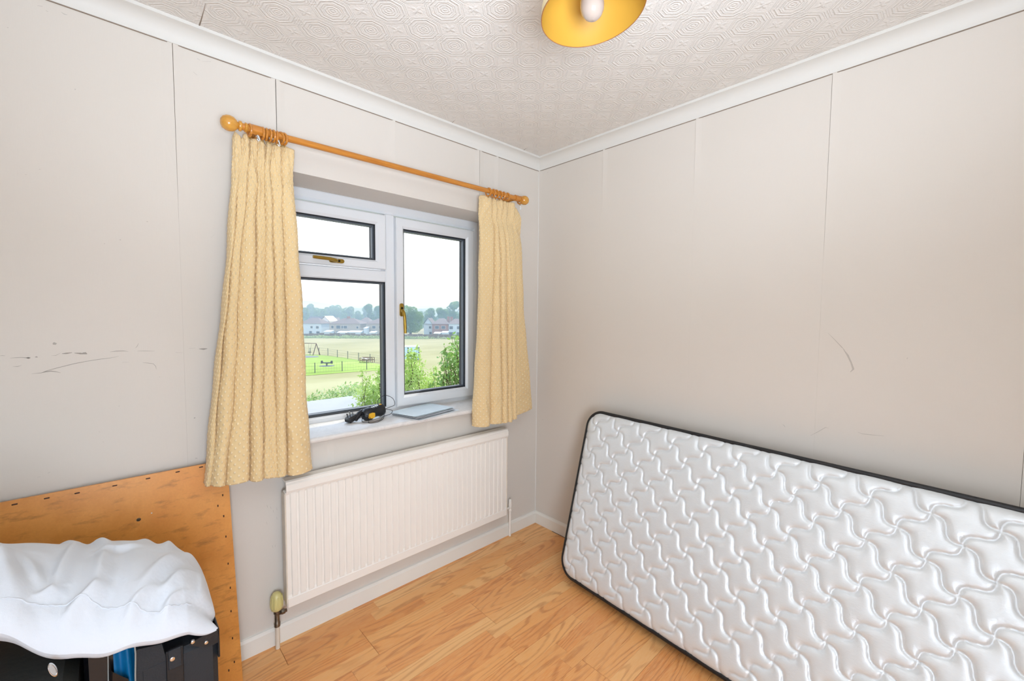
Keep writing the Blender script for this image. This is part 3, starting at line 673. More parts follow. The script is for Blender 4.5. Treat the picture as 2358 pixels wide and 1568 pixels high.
cr = curtain('curtain', 'narrow cream tufted curtain right of the window beside the room corner', kr, vr, dr,
             lambda t: 2.064+.003*np.sin(t*29)-.085*np.clip((t-.80)/.2, 0, 1)**1.3, lambda t: .776+.036*np.clip((t-.7)/.3, 0, 1), .9, seed=5)
for (cu, px, py) in ((cl, 594, 318), (cl, 641, 330), (cr, 1198, 478)):
    P = at(px, py, 1, YP-.02); hk = MB().tube([P+np.array([0, .004, .012]), P+np.array([.003, 0, .004]), P+np.array([.006, 0, -.006]), P+np.array([.002, 0, -.010]), P+np.array([-.003, 0, -.004])], .0016, 8)
    make('curtain_hook', hk, MT['paper'], cu, smooth=True, label='clear plastic curtain hook')

# ---------------------------------------------------------------- pendant lamp
LC = np.array([.900, .672, 2.158]); tiltax = Vector((-.07, .10, 1)).normalized()
lamp = thing('pendant_lamp', 'gold lined shallow pendant lampshade with a white bulb hanging from the ceiling', 'lamp', tuple(LC))
ax_ = tiltax
so = [(.1285, 0), (.124, .024), (.112, .056), (.091, .090), (.062, .114), (.024, .124)]
make('shade_lining', MB().lathe(so, LC, ax_, 64), MT['goldshade'], lamp, smooth=True, label='gold metallic lining')
make('shade', MB().lathe([(r+.0016, z+.0016) for r, z in so], LC, ax_, 64), MT['shadeout'], lamp, smooth=True)
make('rim', MB().torus(LC, .1292, .0011, ax_, 64, 6), MT['boardedge'], lamp, smooth=True)
top = Vector(LC)+ax_*.110
bc = Vector(LC)+ax_*.012
make('bulb', MB().lathe([(0, -.030), (.010, -.0285), (.020, -.022), (.0275, -.010), (.030, .003), (.0285, .018), (.022, .036), (.015, .052), (.013, .062), (0, .062)], bc, ax_, 32), MT['bulb'], lamp, smooth=True)
make('lamp_holder', MB().lathe([(.0, .058), (.017, .058), (.017, .100), (.011, .115), (0, .115)], bc, ax_, 20), MT['paper'], lamp, smooth=True)
make('flex', MB().tube([bc+ax_*.115, Vector((LC[0]+.02, LC[1]-.01, 2.33)), Vector((LC[0]+.02, LC[1]-.01, ZC-.02))], .0035, 8), MT['paper'], lamp, smooth=True)
make('ceiling_rose', MB().lathe([(.0, ZC-.03), (.02, ZC-.03), (.04, ZC-.02), (.045, ZC), (0, ZC)], (LC[0]+.02, LC[1]-.01, 0), n=24), MT['paper'], lamp, smooth=True)

# ---------------------------------------------------------------- mattress
S0 = 1.418                       # y of its near-window end
def mat_frame(s, hgt, off):      # s along (0 at window end), hgt up the face (m), off outwards
    yb_ = S0-s
    fb = np.array([1.700-(s)*.068, yb_, .040]); ang = .285+.075*s
    tx, tz = math.sin(ang), math.cos(ang)
    return fb+np.array([tx, 0, tz])*hgt+np.array([-tz, 0, tx])*off
LM, WM, TM = 1.88, .868, .085
def rr_in(s, hgt, r=.085):       # distance to rounded rectangle border
    qx = abs(s-LM/2)-(LM/2-r); qy = abs(hgt-WM/2)-(WM/2-r)
    return r-(np.hypot(np.maximum(qx, 0), np.maximum(qy, 0))+np.minimum(np.maximum(qx, qy), 0))
mt = thing('mattress', 'white quilted satin mattress with black binding leaning on its side against the right wall', 'mattress', (1.8, .5, 0))
ns, nh = 470, 218
sg = np.linspace(0, LM, ns); hg = np.linspace(0, WM, nh); SS, HH = np.meshgrid(sg, hg, indexing='ij')
# pull the grid square onto the rounded outline
def squircle(SS, HH, r):
    S2 = SS.copy(); H2 = HH.copy()
    for sx in (0, 1):
        for sy in (0, 1):
            cs = r if sx == 0 else LM-r; ch = r if sy == 0 else WM-r
            dx = (SS-cs)*(-1 if sx == 0 else 1); dy = (HH-ch)*(-1 if sy == 0 else 1); m = (dx > 0) & (dy > 0)
            mxv = np.maximum(dx, dy); hy = np.hypot(dx, dy)+1e-9; k = np.where(m, mxv/hy, 1)
            S2 = np.where(m, cs+(SS-cs)*k, S2); H2 = np.where(m, ch+(HH-ch)*k, H2)
    return S2, H2
S2, H2 = squircle(SS, HH, .085)
pq = .0725
sp = S2+.010*np.sin(H2*3.1)+.004*np.sin(S2*7); hp = H2+.004*np.sin(S2*5+1)
a1 = ((sp-.002)-(hp+.002))/(2*pq)+50; b1 = ((sp-.002)+(hp+.002))/(2*pq)+50      # lattice coordinates, nodes on the integers
kk = .13
fA = b1-kk*np.sin(2*pi*a1); fB = a1+kk*np.sin(2*pi*b1)
dA = np.abs(fA-np.round(fA)); dB = np.abs(fB-np.round(fB)); dm = np.minimum(dA, dB)*.1
puff = .0095*(1-np.exp(-dm/.0075))-.0012*np.exp(-(dm/.0018)**2)
edge = rr_in(S2, H2); ef = 1-np.exp(-np.maximum(edge, 0)/.018)
# puckers running out from the stitching
puck = .0006*np.sin(fA*60+fB*9)*np.exp(-dm/.008)+.0005*np.sin(S2*260+H2*33)*np.exp(-np.maximum(edge, 0)/.02)
hgt = (puff+puck)*(.25+.75*ef)+.018*ef-.0035+.004*np.sin(S2*2.2)*np.sin(H2*3)
G = np.zeros((ns, nh, 3)); yb_ = S0-S2; ang = .285+.075*S2; tx, tz = np.sin(ang), np.cos(ang)
G[..., 0] = 1.700-S2*.068+tx*H2-tz*hgt; G[..., 1] = yb_; G[..., 2] = .040+tz*H2+tx*hgt
make('quilted_cover', MB().grid(G), MT['satin'], mt, smooth=True, angle=180)
def outline(n=24, r=.085, grow=0.):
    pts = []
    for (cs, ch, a0) in ((LM-r, WM-r, 0), (r, WM-r, pi/2), (r, r, pi), (LM-r, r, 1.5*pi)):
        for k in range(n+1): t = a0+pi/2*k/n; pts.append((cs+(r+grow)*math.cos(t), ch+(r+grow)*math.sin(t)))
    out = []
    for i in range(len(pts)):      # subdivide long sides
        p, q2 = pts[i], pts[(i+1) % len(pts)]; L_ = math.hypot(q2[0]-p[0], q2[1]-p[1]); m = max(1, int(L_/.03))
        for k in range(m): out.append((p[0]+(q2[0]-p[0])*k/m, p[1]+(q2[1]-p[1])*k/m))
    return out
OL = outline()
band = MB(); V = []; n = len(OL)
for (g_, off) in ((0, -.002), (.004, -.02), (.004, -TM+.02), (0, -TM)):
    for (s, h_) in outline(grow=g_)[:n]: V.append(mat_frame(s, h_, off))
F = [(k*n+i, k*n+(i+1) % n, (k+1)*n+(i+1) % n, (k+1)*n+i) for k in range(3) for i in range(n)]
band.add(V, F); make('side_band', band, MT['blacktape'], mt, smooth=True, angle=180)
for off in (.001, -TM-.001):
    V = []; m = 8
    for (s, h_) in OL:
        cs = min(max(s, .085), LM-.085); ch = min(max(h_, .085), WM-.085); dx, dy = s-cs, h_-ch; L_ = math.hypot(dx, dy); dx, dy = dx/L_, dy/L_
        for k in range(m): t = 2*pi*k/m; V.append(mat_frame(s+dx*(.0005+.0095*math.cos(t)), h_+dy*(.0005+.0095*math.cos(t)), off+.0062*math.sin(t)))
    F = [(i*m+k, ((i+1) % n)*m+k, ((i+1) % n)*m+(k+1) % m, i*m+(k+1) % m) for i in range(n) for k in range(m)]
    make('binding_tape', MB().add(V, F), MT['blacktape'], mt, smooth=True, angle=180)
ns2, nh2 = 60, 30; Gb = np.zeros((ns2, nh2, 3)); a_, b2 = np.meshgrid(np.linspace(0, LM, ns2), np.linspace(0, WM, nh2), indexing='ij'); a_, b2 = squircle(a_, b2, .085)
ang = .285+.075*a_; tx, tz = np.sin(ang), np.cos(ang)
Gb[..., 0] = 1.700-a_*.068+tx*b2+tz*TM; Gb[..., 1] = S0-a_; Gb[..., 2] = .040+tz*b2-tx*TM
make('back_cover', MB().grid(Gb), MT['satin'], mt, smooth=True)

# ---------------------------------------------------------------- plywood board
bd = thing('plywood_board', 'old orange-brown plywood board with tack holes leaning under the left curtain', 'board', (-.1, 1.86, 0))
BT, BH = 1.914, .842          # top y, height
BB = 1.812                    # foot y
bl = math.hypot(BT-BB, BH); dy_, dz_ = (BT-BB)/bl, BH/bl
def bp(x, hgt, off=0): return np.array([x, BB+dy_*hgt-dz_*off, dz_*hgt+dy_*off+.0])
x0, x1 = -.45, .300; r = .022
pl = [(x0, 0), (x1+.012, 0), (x1, bl-r)]+[(x1-r+r*math.cos(t), bl-r+r*math.sin(t)) for t in np.linspace(.2, pi/2, 6)]+[(x0, bl)]
V = [bp(x, h_, 0) for x, h_ in pl]+[bp(x, h_, .012) for x, h_ in pl]; n = len(pl)
make('panel', MB().add(V, [tuple(range(n, 2*n)), tuple(range(n))[::-1]]+[(i, n+i, n+(i+1) % n, (i+1) % n) for i in range(n)]), MT['board'], bd)
V = [bp(x, h_, -.012) for x, h_ in ((x0, bl-.03), (x1-.01, bl-.03), (x1-.01, bl-.002), (x0, bl-.002))]+[bp(x, h_, 0) for x, h_ in ((x0, bl-.03), (x1-.01, bl-.03), (x1-.01, bl-.002), (x0, bl-.002))]
make('back_batten', MB().add(V, [(0, 1, 2, 3), (4, 7, 6, 5), (0, 4, 5, 1), (1, 5, 6, 2), (2, 6, 7, 3), (3, 7, 4, 0)]), MT['boardedge'], bd)
zq = 560/1663
PLN = np.cross(bp(1, 0)-bp(0, 0), bp(0, 1)-bp(0, 0)); PLN /= np.linalg.norm(PLN)
def on_board(px, py):
    o = np.array([0, 0, CAM_H]); r_ = ray(px, py); t = ((bp(0, 0, .012)-o)@PLN)/(r_@PLN); return o+r_*t
for (x, y, a_) in [(1375, 105, 0), (1215, 138, 0), (1012, 183, 0), (785, 232, 0), (528, 283, 0), (320, 318, 0), (100, 360, 0), (1523, 297, 1), (1530, 440, 1), (1545, 580, 1), (1560, 765, 1), (1575, 930, 1), (1580, 1090, 1), (1590, 1275, 1), (1603, 1437, 1), (1565, 1495, 1), (1490, 370, 1)]:
    P = on_board(x*zq, 1040+y*zq); Mx = Matrix.Translation(Vector(P))
    w2, h2 = (.006, .0018) if not a_ else (.0018, .004)
    make('tack', MB().bbox(-w2, w2, -.0018, .001, -h2, h2, .0008, Mx), MT['tack'], bd)
P = Vector(on_board(948*zq, 1040+465*zq)); make('screw', MB().torus(P, .0045, .0016, (0, 1, 0), 14, 6).lathe([(0, .001), (.0035, .001), (.0035, -.002), (0, -.002)], P, (0, 1, 0), 12), MT['chrome_old'], bd, smooth=True)
P = Vector(on_board(1037*zq, 1040+420*zq)); make('plaster_fleck', MB().lathe([(0, -.0008), (.0016, -.0006), (.002, 0), (0, .001)], P, (0, 1, 0), 8), MT['paper'], bd)

# ---------------------------------------------------------------- suitcases
YC = 1.30
ca = thing('suitcase', 'black cloth suitcase with silver rivets standing by the board under the pillow', 'suitcase', (.07, 1.5, 0))
make('shell', MB().bbox(.012, .172, YC, 1.70, 0, .560, .012), MT['caseblack'], ca, smooth=True)
make('side_gusset', MB().bbox(-.075, .014, YC+.022, 1.66, 0, .632, .008), MT['deepblack'], ca)
sb = [(.010, 0), (.010, .603), (.016, .606), (.060, .596), (.066, .560), (.066, 0)]
make('soft_top', MB().prism(sb, -1.64, -(YC+.001), Matrix(((1, 0, 0, 0), (0, 0, -1, 0), (0, 1, 0, 0), (0, 0, 0, 1)))), MT['caseblack'], ca)
gx = [(.008, YC+.016, .636), (.011, YC+.002, .628), (.012, YC-.003, .60), (.010, YC-.003, .55), (.008, YC-.003, .46), (.002, YC-.003, .42), (-.002, YC-.003, .3), (-.002, YC-.003, .02)]
make('piping', MB().tube(gx, .0016, 8), MT['piping'], ca, smooth=True)
make('piping', MB().tube([(-.034, YC+.018, .632), (-.036, YC+.014, .56), (-.040, YC+.013, .4), (-.042, YC+.013, .02)], .0012, 8), MT['piping'], ca, smooth=True)
nb = 20; Gb = np.zeros((nb, 24, 3))
for i in range(nb):
    for j in range(24):
        u_, v_ = i/(nb-1), j/23; Gb[i, j] = (-.026+.036*u_, YC+.016-.006*math.sin(u_*9+v_*2)-.004*math.sin(u_*pi), .40+.23*v_)
make('blue_panel', MB().grid(Gb), MT['blue'], ca, smooth=True, label='bright blue nylon side panel')
make('flap', MB().add([(-.034, YC+.002, .588), (-.028, YC-.001, .578), (-.014, YC-.004, .562), (-.002, YC-.005, .548), (.0, YC-.004, .46), (-.034, YC, .46)], [(0, 1, 2, 3, 4, 5)]), MT['deepblack'], ca)
make('webbing', MB().bbox(.066, .100, YC-.0035, YC+.004, .02, .572, .0015), MT['leather'], ca)
make('webbing', MB().bbox(.070, .096, YC-.0065, YC+.002, .525, .574, .0015), MT['caseblack'], ca)
pl = [(.112, .570)]+[(.112+.06*t, .567-.026*math.sin(pi*t*.62)) for t in np.linspace(0, 1, 12)]+[(.1745, .578), (.15, .578)]
Mx = Matrix(((1, 0, 0, 0), (0, 0, -1, 0), (0, 1, 0, 0), (0, 0, 0, 1)))
make('corner_patch', MB().prism(pl, -(YC-.0002), -(YC-.004), Mx), MT['leather'], ca)
make('corner_patch', MB().bbox(.1710, .1755, YC-.004, YC+.10, .50, .578, .0015), MT['leather'], ca)
for px, py, r in ((397, 1517, .0062), (444, 1478, .0052), (475, 1479, .0052)):
    P = at(px, py, 1, YC-.005); make('rivet', MB().lathe([(r, .003), (r, 0), (r*.8, -.002), (r*.5, -.0026), (0, -.0026)], P, (0, 1, 0), 18), MT['silver'], ca, smooth=True)
make('carry_handle', MB().tube([(.05, 1.42, .550), (.05, 1.44, .556), (.05, 1.56, .556), (.05, 1.58, .550)], .006, 10), MT['leather'], ca, smooth=True)
cb = thing('travel_bag', 'dark grey vinyl bag with an oval silver badge, lower left corner', 'bag', (-.27, 1.5, 0))
make('shell', MB().bbox(-.45, -.082, 1.245, 1.70, 0, .622, .022), MT['casegrey'], cb, smooth=True)
make('front_pocket', MB().bbox(-.172, -.098, 1.232, 1.26, 0.02, .59, .010), MT['casegrey'], cb, smooth=True)
for xx in (-.176, -.094): make('piping', MB().tube([(xx, 1.240, .60), (xx-.001, 1.236, .55), (xx, 1.236, .02)], .002, 8), MT['leather'], cb, smooth=True)
P = at(122, 1541, 1, 1.229); bdg = MB(); V = []
AX = Vector((.35, 0, 1)).normalized(); BX = Vector((1, 0, -.35)).normalized()
AX = Vector((-.30, 0, 1)).normalized(); BX = Vector((1, .7, .3)).normalized()
rings = [(1, 0), (1, -.003), (.84, -.0035), (.80, -.002), (0, -.002)]
for sc_, yo in rings:
    for k in range(28): t = 2*pi*k/28; V.append(Vector(P)+AX*(.016*sc_*math.cos(t))+BX*(.0055*sc_*math.sin(t))+Vector((0, yo, 0)))
bdg.add(V, [(i*28+k, i*28+(k+1) % 28, (i+1)*28+(k+1) % 28, (i+1)*28+k) for i in range(4) for k in range(28)])
make('badge', bdg, MT['silver'], cb, smooth=True, label='oval silver badge')

# ---------------------------------------------------------------- pillow
nu, nv = 220, 150
U, Vv = np.meshgrid(np.linspace(-1, 1, nu), np.linspace(-1, 1, nv), indexing='ij')
def pil(sgn):
    pinch = 1-.07*(1-np.abs(U)**4)*0
    x = -.135+.312*U*(1-.05*np.clip((Vv-.3)/.7, 0, 1)**2)-.012*(1-Vv**2)*0-.016*np.exp(-((Vv+.82)/.12)**2)*(U > 0)*U
    # v=-1 is the front edge
    FI = lambda xx: np.interp(xx, [-.70, -.25, -.19, -.16, -.125, -.105, -.03, .03, .07, .12, .15, .19], [.80, .782, .758, .712, .662, .652, .632, .612, .600, .588, .583, .572])
    fx_ = sum(FI(x+o) for o in (-.03, -.02, -.01, 0, .01, .02, .03))/7
    yb_ = np.interp(x, [-.7, 0., .10, .16, .2], [1.70, 1.69, 1.68, 1.64, 1.61])
    yfr = 1.262+.03*np.abs(U)**6*(U > 0)-.01*np.sin(U*4)
    fx_ = fx_+.030+.004*np.sin(x*38)+.003*np.sin(x*71+1)-.034*np.clip((x-.11)/.06, 0, 1); dz_ = -.028-.23*(x-.08)
    t = (Vv+1)/2; y = yfr+(yb_-yfr)*t
    zm = fx_*(1-t)**1.3+(.675+dz_-.03*np.clip(U, 0, 1)**2)*(1-(1-t)**1.3)
    prof = np.clip((1-np.abs(U)**6.5), 0, 1)**.55*np.clip(1-np.abs(Vv)**2.6, 0, 1)**.60
    thick = .118 if sgn > 0 else .055
    z = zm+sgn*thick*prof
    if sgn < 0: z = np.maximum(z, np.where(z < .60, np.minimum(zm, .592), z)) if False else np.maximum(z, np.interp(x, [-.10, 0., .06, .10], [.642, .642, .606, .563]))
    if sgn > 0:
        def ridge(u0, v0, u1, v1, h_, w_, sh=0.):
            dx, dy = (u1-u0)*.325, (v1-v0)*.24; L_ = math.hypot(dx, dy); px_ = (U-u0)*.325; py_ = (Vv-v0)*.24
            s_ = np.clip((px_*dx+py_*dy)/L_**2, 0, 1); cx = px_-s_*dx; cy = py_-s_*dy; sd = (cx*dy-cy*dx)/L_; dd = np.hypot(cx, cy)
            sh_ = np.sin(pi*np.clip(s_*.94+.03, 0, 1))**.7
            prof_ = np.exp(-(dd/w_)**2)-.5*np.exp(-((dd-2.2*w_)/(1.4*w_))**2)*(1 if not sh else (sd*sh > 0))
            return 1.45*h_*prof_*sh_
        for a_ in RID: z = z+ridge(*a_)*np.clip(prof*2.2, 0, 1)
    return np.stack([x, y, z], 2)
RID = [(.05, -.85, .16, .55, .010, .012, 1), (.16, .55, .02, .85, .007, .012, 0), (.26, -.9, .34, .30, .012, .015, 1), (.34, .30, .26, .75, .009, .014, -1), (.28, .1, .52, .3, .006, .010, 0),
       (.48, -.8, .80, .05, .012, .016, 1), (.56, -.9, .90, -.15, .010, .013, -1), (.80, .05, .94, .5, .008, .012, 0), (.72, .1, .78, .8, .006, .012, 0), (.10, -.95, .30, -.55, .012, .012, 1), (.42, -.98, .62, -.6, .010, .010, 1), (.64, -.97, .78, -.72, .009, .009, -1),
       (-.1, -.8, -.3, .4, .010, .016, 1), (-.35, -.9, -.1, .1, .009, .015, 0), (.0, -.6, -.08, -.1, .006, .01, 0), (.90, -.75, .96, .1, .008, .010, 1), (-.02, -.75, .08, -.60, .008, .009, 1), (.55, .5, .66, .85, .005, .012, 0)]
pw = thing('pillow', 'plump white cotton pillow lying on top of the suitcases', 'pillow', (-.245, 1.5, .6))
Gt = pil(1); Gbm = pil(-1)
mbp = MB(); mbp.grid(Gt); o_ = len(mbp.v); mbp.grid(Gbm[::-1])
po = make('pillowcase', mbp, MT['cotton'], pw, smooth=True, angle=180)
# hem seam running along the front of the case
sv = int(nv*.13); iu = np.arange(60, nu-14, 2)
line = [Gt[i, int(nv*(.10+.035*math.sin(i*.06)))]+np.array([0, -.0006, .0006]) for i in iu]
make('hem_seam', MB().tube(line, .0012, 6), MT['cotton'], pw, smooth=True)

# ---------------------------------------------------------------- things on the sill
ZS = OZ0+.0265
pap = [((1.118, 1.868, 12), .297, .210, 'paper', 'white bottom sheet poking out of the paper stack on the window sill'), ((1.122, 1.876, 16), .280, .200, 'paperc', 'grey sheet second from the bottom of the sill paper stack'),
       ((1.108, 1.880, 12), .290, .200, 'paperc', 'grey booklet in the middle of the sill paper stack'), ((1.112, 1.884, 15), .285, .190, 'paper', 'white glossy sheet just under the blue one on the sill stack'), ((1.098, 1.888, 13), .297, .195, 'paperb', 'pale blue glossy leaflet on top of the paper stack on the sill')]
for k, ((x, y, deg), L_, W_, m_, lb) in enumerate(pap):
    nx, ny = 12, 10; G = np.zeros((nx, ny, 3)); a_ = math.radians(deg); z = ZS+.0010+k*.0040
    for i in range(nx):
        for j in range(ny):
            u_, v_ = i/(nx-1)*L_, j/(ny-1)*W_
            G[i, j] = (x+u_*math.cos(a_)-v_*math.sin(a_), y+u_*math.sin(a_)+v_*math.cos(a_), z+.0022*math.exp(-u_*18)*(k > 1)*(1-v_/W_)*1.5)
    G[:, :, 1] = np.minimum(G[:, :, 1], YF-.001-.0*k)
    o = make('leaflet' if m_ == 'paperb' else 'booklet' if k == 2 else 'paper_sheet', MB().grid(G), MT[m_]); sd = o.modifiers.new('thickness', 'SOLIDIFY'); sd.thickness = .0022 if k in (2,) else .0011; sd.offset = 1
    tag(o, lb, 'leaflet' if m_ == 'paperb' else 'booklet' if k == 2 else 'paper', 'papers on the window sill')
bx, by = .93, 2.055
ch = thing('plug_charger', 'black plug-in charger with a yellow panel and coiled lead on the sill', 'charger', (bx, by, ZS))
# cradle body lying on its side
M1 = Matrix.Translation((.955, 2.055, ZS+.034)) @ Matrix.Rotation(.18, 4, 'Z') @ Matrix.Rotation(-.10, 4, 'Y')
bb = MB(); prof = [(0, -.060), (.018, -.058), (.028, -.045), (.030, -.020), (.024, .0), (.023, .022), (.029, .040), (.026, .060), (.012, .072), (0, .072)]
V = []; n = 24
for r, z in prof:
    for k in range(n): t = 2*pi*k/n; V.append(M1 @ Vector((z, r*math.cos(t)*1.05, max(-.033, r*math.sin(t)*1.12))))
bb.add(V, [(i*n+k, i*n+(k+1) % n, (i+1)*n+(k+1) % n, (i+1)*n+k) for i in range(len(prof)-1) for k in range(n)])
make('body', bb, MT['blackplastic'], ch, smooth=True)
Mx = M1 @ Matrix.Translation((-.028, -.0315, -.004)) @ Matrix.Rotation(.12, 4, 'Y')
make('yellow_panel', MB().prism([(-.016, -.012), (.010, -.014), (.017, -.004), (.016, .012), (.004, .015), (-.014, .012), (-.019, .0)], -.003, .004, Mx @ Matrix.Rotation(pi/2, 4, 'X')), MT['yellow'], ch, label='yellow plastic panel')
make('switch', MB().bbox(-.006, .006, -.004, .004, 0, .005, .001, M1 @ Matrix.Translation((.045, -.006, .029))), MT['yellow'], ch)
for k in range(4): make('contact', MB().bbox(-.003, .003, -.006, .006, 0, .006, .001, M1 @ Matrix.Translation((-.002+k*.011, 0, .024))), MT['silver'], ch)
M2 = Matrix.Translation((.845, 2.060, ZS+.020)) @ Matrix.Rotation(.35, 4, 'Z') @ Matrix.Rotation(-.25, 4, 'Y')
make('plug', MB().bbox(-.028, .030, -.022, .022, -.014, .014, .008, M2), MT['blackplastic'], ch, smooth=True)
for dx, dy in ((-.018, 0), (.006, .010), (.006, -.012)): make('pin', MB().bbox(-.002, .002, -.0035, .0035, 0, .022, .0008, M2 @ Matrix.Translation((dx, dy, .012))), MT['pinmetal'] if dx > 0 else MT['blackplastic'], ch)
make('strap', MB().tube([(.86, 2.05, ZS+.012), (.885, 2.06, ZS+.035), (.91, 2.07, ZS+.046), (.935, 2.06, ZS+.05)], [.012, .014, .013, .008], 10), MT['blackplastic'], ch, smooth=True)
def spl(pts, n=8):
    P = [Vector(p) for p in pts]; P = [P[0]]+P+[P[-1]]; out = []
    for i in range(1, len(P)-2):
        for k in range(n):
            t = k/n; a_, b2, c_, d_ = P[i-1:i+3]
            out.append(.5*((2*b2)+(-a_+c_)*t+(2*a_-5*b2+4*c_-d_)*t*t+(-a_+3*b2-3*c_+d_)*t**3))
    return out+[P[-2]]
make('lead', MB().tube(spl([(.995, 2.06, ZS+.05), (1.0, 2.09, ZS+.085), (1.045, 2.10, ZS+.105), (1.085, 2.09, ZS+.085), (1.085, 2.07, ZS+.055), (1.05, 2.05, ZS+.050), (1.02, 2.04, ZS+.045), (1.05, 2.03, ZS+.035), (1.035, 2.02, ZS+.02), (1.0, 2.03, ZS+.01), (.97, 2.0, ZS+.004), (.92, 1.99, ZS+.003), (.88, 2.01, ZS+.006), (.895, 2.04, ZS+.03), (.88, 2.06, ZS+.03)]), .0014, 8), MT['blackplastic'], ch, smooth=True)
make('lead', MB().tube(spl([(.88, 2.04, ZS+.02), (.90, 2.02, ZS+.035), (.92, 2.01, ZS+.02), (.90, 1.985, ZS+.003), (.94, 1.975, ZS+.002), (.98, 1.99, ZS+.01), (1.0, 2.02, ZS+.03)]), .0014, 8), MT['blackplastic'], ch, smooth=True)

# ================================================================= OUTDOORS
GZ = -6.6
def gp(px, py, z=GZ): return at(px, py, 2, z)
fd = MB().add([(-600, 8, GZ), (1400, 8, GZ), (1400, 1500, GZ), (-600, 1500, GZ)], [(0, 1, 2, 3)])
make('playing_field', fd, MT['field'], kind='structure')
# mown playground lawn inside the fence
lw = [(560, 823), (655, 815), (734, 817), (800, 824), (870, 838), (915, 846), (880, 852), (790, 858), (702, 865), (600, 876), (500, 884)]
V = [gp(x, y, GZ+.03) for x, y in lw]; make('playground_lawn', MB().add(V, [tuple(range(len(V)))]), MT['lawn'], kind='structure')
make('playground_path', MB().add([gp(x, y, GZ+.05) for x, y in [(640, 821), (700, 818.5), (732, 820), (735, 822), (700, 824), (640, 826)]], [(0, 1, 2, 3, 4, 5)]), MT['track'], kind='structure')
# felt roof of the extension below the window
make('flat_roof', MB().box(-3.5, 4.07, YO+.1, 9.24, -.62, -.40), MT['roofgrey'], kind='structure')
# hills
def hill(name, pts, d, mat, depth=500, lump=3):
    V = []; m = 70; xs_ = [p[0] for p in pts]; X = np.linspace(xs_[0], xs_[-1], m); Y = np.interp(X, xs_, [p[1] for p in pts]); F = []
    rn = np.random.default_rng(int(d))
    for i in range(m):
        tp = at_d(X[i], Y[i]+rn.uniform(-1, 1)*.7, d); r_ = ray(X[i], 724); r_ = r_/np.linalg.norm(r_[:2])
        ft = np.array([tp[0]-r_[0]*depth*.6, tp[1]-r_[1]*depth*.6, GZ]); mid = (tp+ft)/2+np.array([0, 0, (tp[2]-GZ)*.16])
        bk = np.array([tp[0]+r_[0]*depth, tp[1]+r_[1]*depth, GZ])
        for P in (ft, (ft+mid)/2+np.array([0, 0, rn.uniform(0, lump)]), mid+np.array([0, 0, rn.uniform(-lump, lump)]), (mid+tp)/2+np.array([0, 0, rn.uniform(-lump, lump)*.7+(tp[2]-GZ)*.05]), tp, bk): V.append(P)
    for i in range(m-1):
        for k in range(5): F.append((i*6+k, (i+1)*6+k, (i+1)*6+k+1, i*6+k+1))
    o = make(name, MB().add(V, F), mat, kind='structure', smooth=True, angle=180); return o
hill('far_hill', [(300, 685), (560, 688), (700, 692), (760, 700), (800, 704), (850, 705), (960, 705), (1100, 705), (1300, 700)], 1300, MT['hill'], 600, 6)
hill('near_hill', [(300, 708), (600, 706), (700, 712), (760, 716), (800, 709), (880, 710), (960, 710), (1100, 712), (1300, 710)], 620, MT['hill'], 330, 5)
# foliage
def leaves(n, centre, rad, size, rng, flat=.7, shell=True):
    d = rng.normal(size=(n, 3)); d /= np.linalg.norm(d, axis=1)[:, None]; rr_ = rng.uniform(.55 if shell else 0, 1, n)**(.5 if shell else .4)
    P = centre+d*rr_[:, None]*np.array(rad)
    return P
def leafmesh(P, size, rng):
    n = len(P); a_ = rng.normal(size=(n, 3)); a_ /= np.linalg.norm(a_, axis=1)[:, None]; b2 = rng.normal(size=(n, 3)); b2 -= (b2*a_).sum(1)[:, None]*a_; b2 /= np.linalg.norm(b2, axis=1)[:, None]
    s_ = size*rng.uniform(.6, 1.3, n)[:, None]; c_ = np.cross(a_, b2)
    V = np.stack([P-a_*s_, P+b2*s_*.42+c_*s_*.12, P+a_*s_, P-b2*s_*.42+c_*s_*.12], 1).reshape(-1, 3); i = np.arange(n)*4
    return V, np.stack([i, i+1, i+2, i+3], 1)
def foliage(name_, P, size, mat, parent, rng):
    V, F = leafmesh(P, size, rng); return make(name_, MB().add(V, F), mat, parent, kind='stuff')
def tree(name, label, base, h_, w_, n, size, mat, seed, group=None, trunk=.25, blobs=9, low=.22):
    rng = np.random.default_rng(seed); base = np.array(base); t = thing(name, label, 'tree', tuple(base), group)
    tr2 = MB().tube([base, base+[0, 0, h_*.3], base+[.1*w_, 0, h_*.6]], [trunk, trunk*.8, trunk*.3], 8)
    for k in range(4): an = k*1.6+seed; tr2.tube([base+[0, 0, h_*(.25+.06*k)], base+[math.cos(an)*w_*.28, math.sin(an)*w_*.28, h_*(.5+.07*k)]], [trunk*.5, trunk*.15], 6)
    make('trunk', tr2, MT['bark'], t, smooth=True)
    Ps = []
    for k in range(blobs):
        an = rng.uniform(0, 2*pi); q_ = rng.uniform(0, 1)**.6; hz = rng.uniform(low+.16, .84); wd = w_*.5*math.sin(pi*min(1, (hz-low*.4)/(1-low*.3)*.9+.08))
        c_ = base+np.array([math.cos(an)*wd*q_*.8, math.sin(an)*wd*q_*.8, h_*hz]); r_ = w_*rng.uniform(.17, .27)
        Ps.append(leaves(n//blobs, c_, (r_, r_, r_*.85), size, rng))
    foliage('foliage', np.concatenate(Ps), size, mat, t, rng); return t
def gbase(px, py=None, d=None, z=GZ):
    r_ = ray(px, 724); P = np.array([0, 0, CAM_H])+r_*d; return np.array([P[0], P[1], z])
DH = 158.
def hpx(npx, d): return npx*d/FPX
tree('broad_tree', 'broad leafy green tree at the far edge of the field, seen in the right casement', gbase(945, d=150), hpx(77, 150), hpx(62, 150), 15000, .24, MT['fartree'], 11, trunk=.5, blobs=22, low=.12)
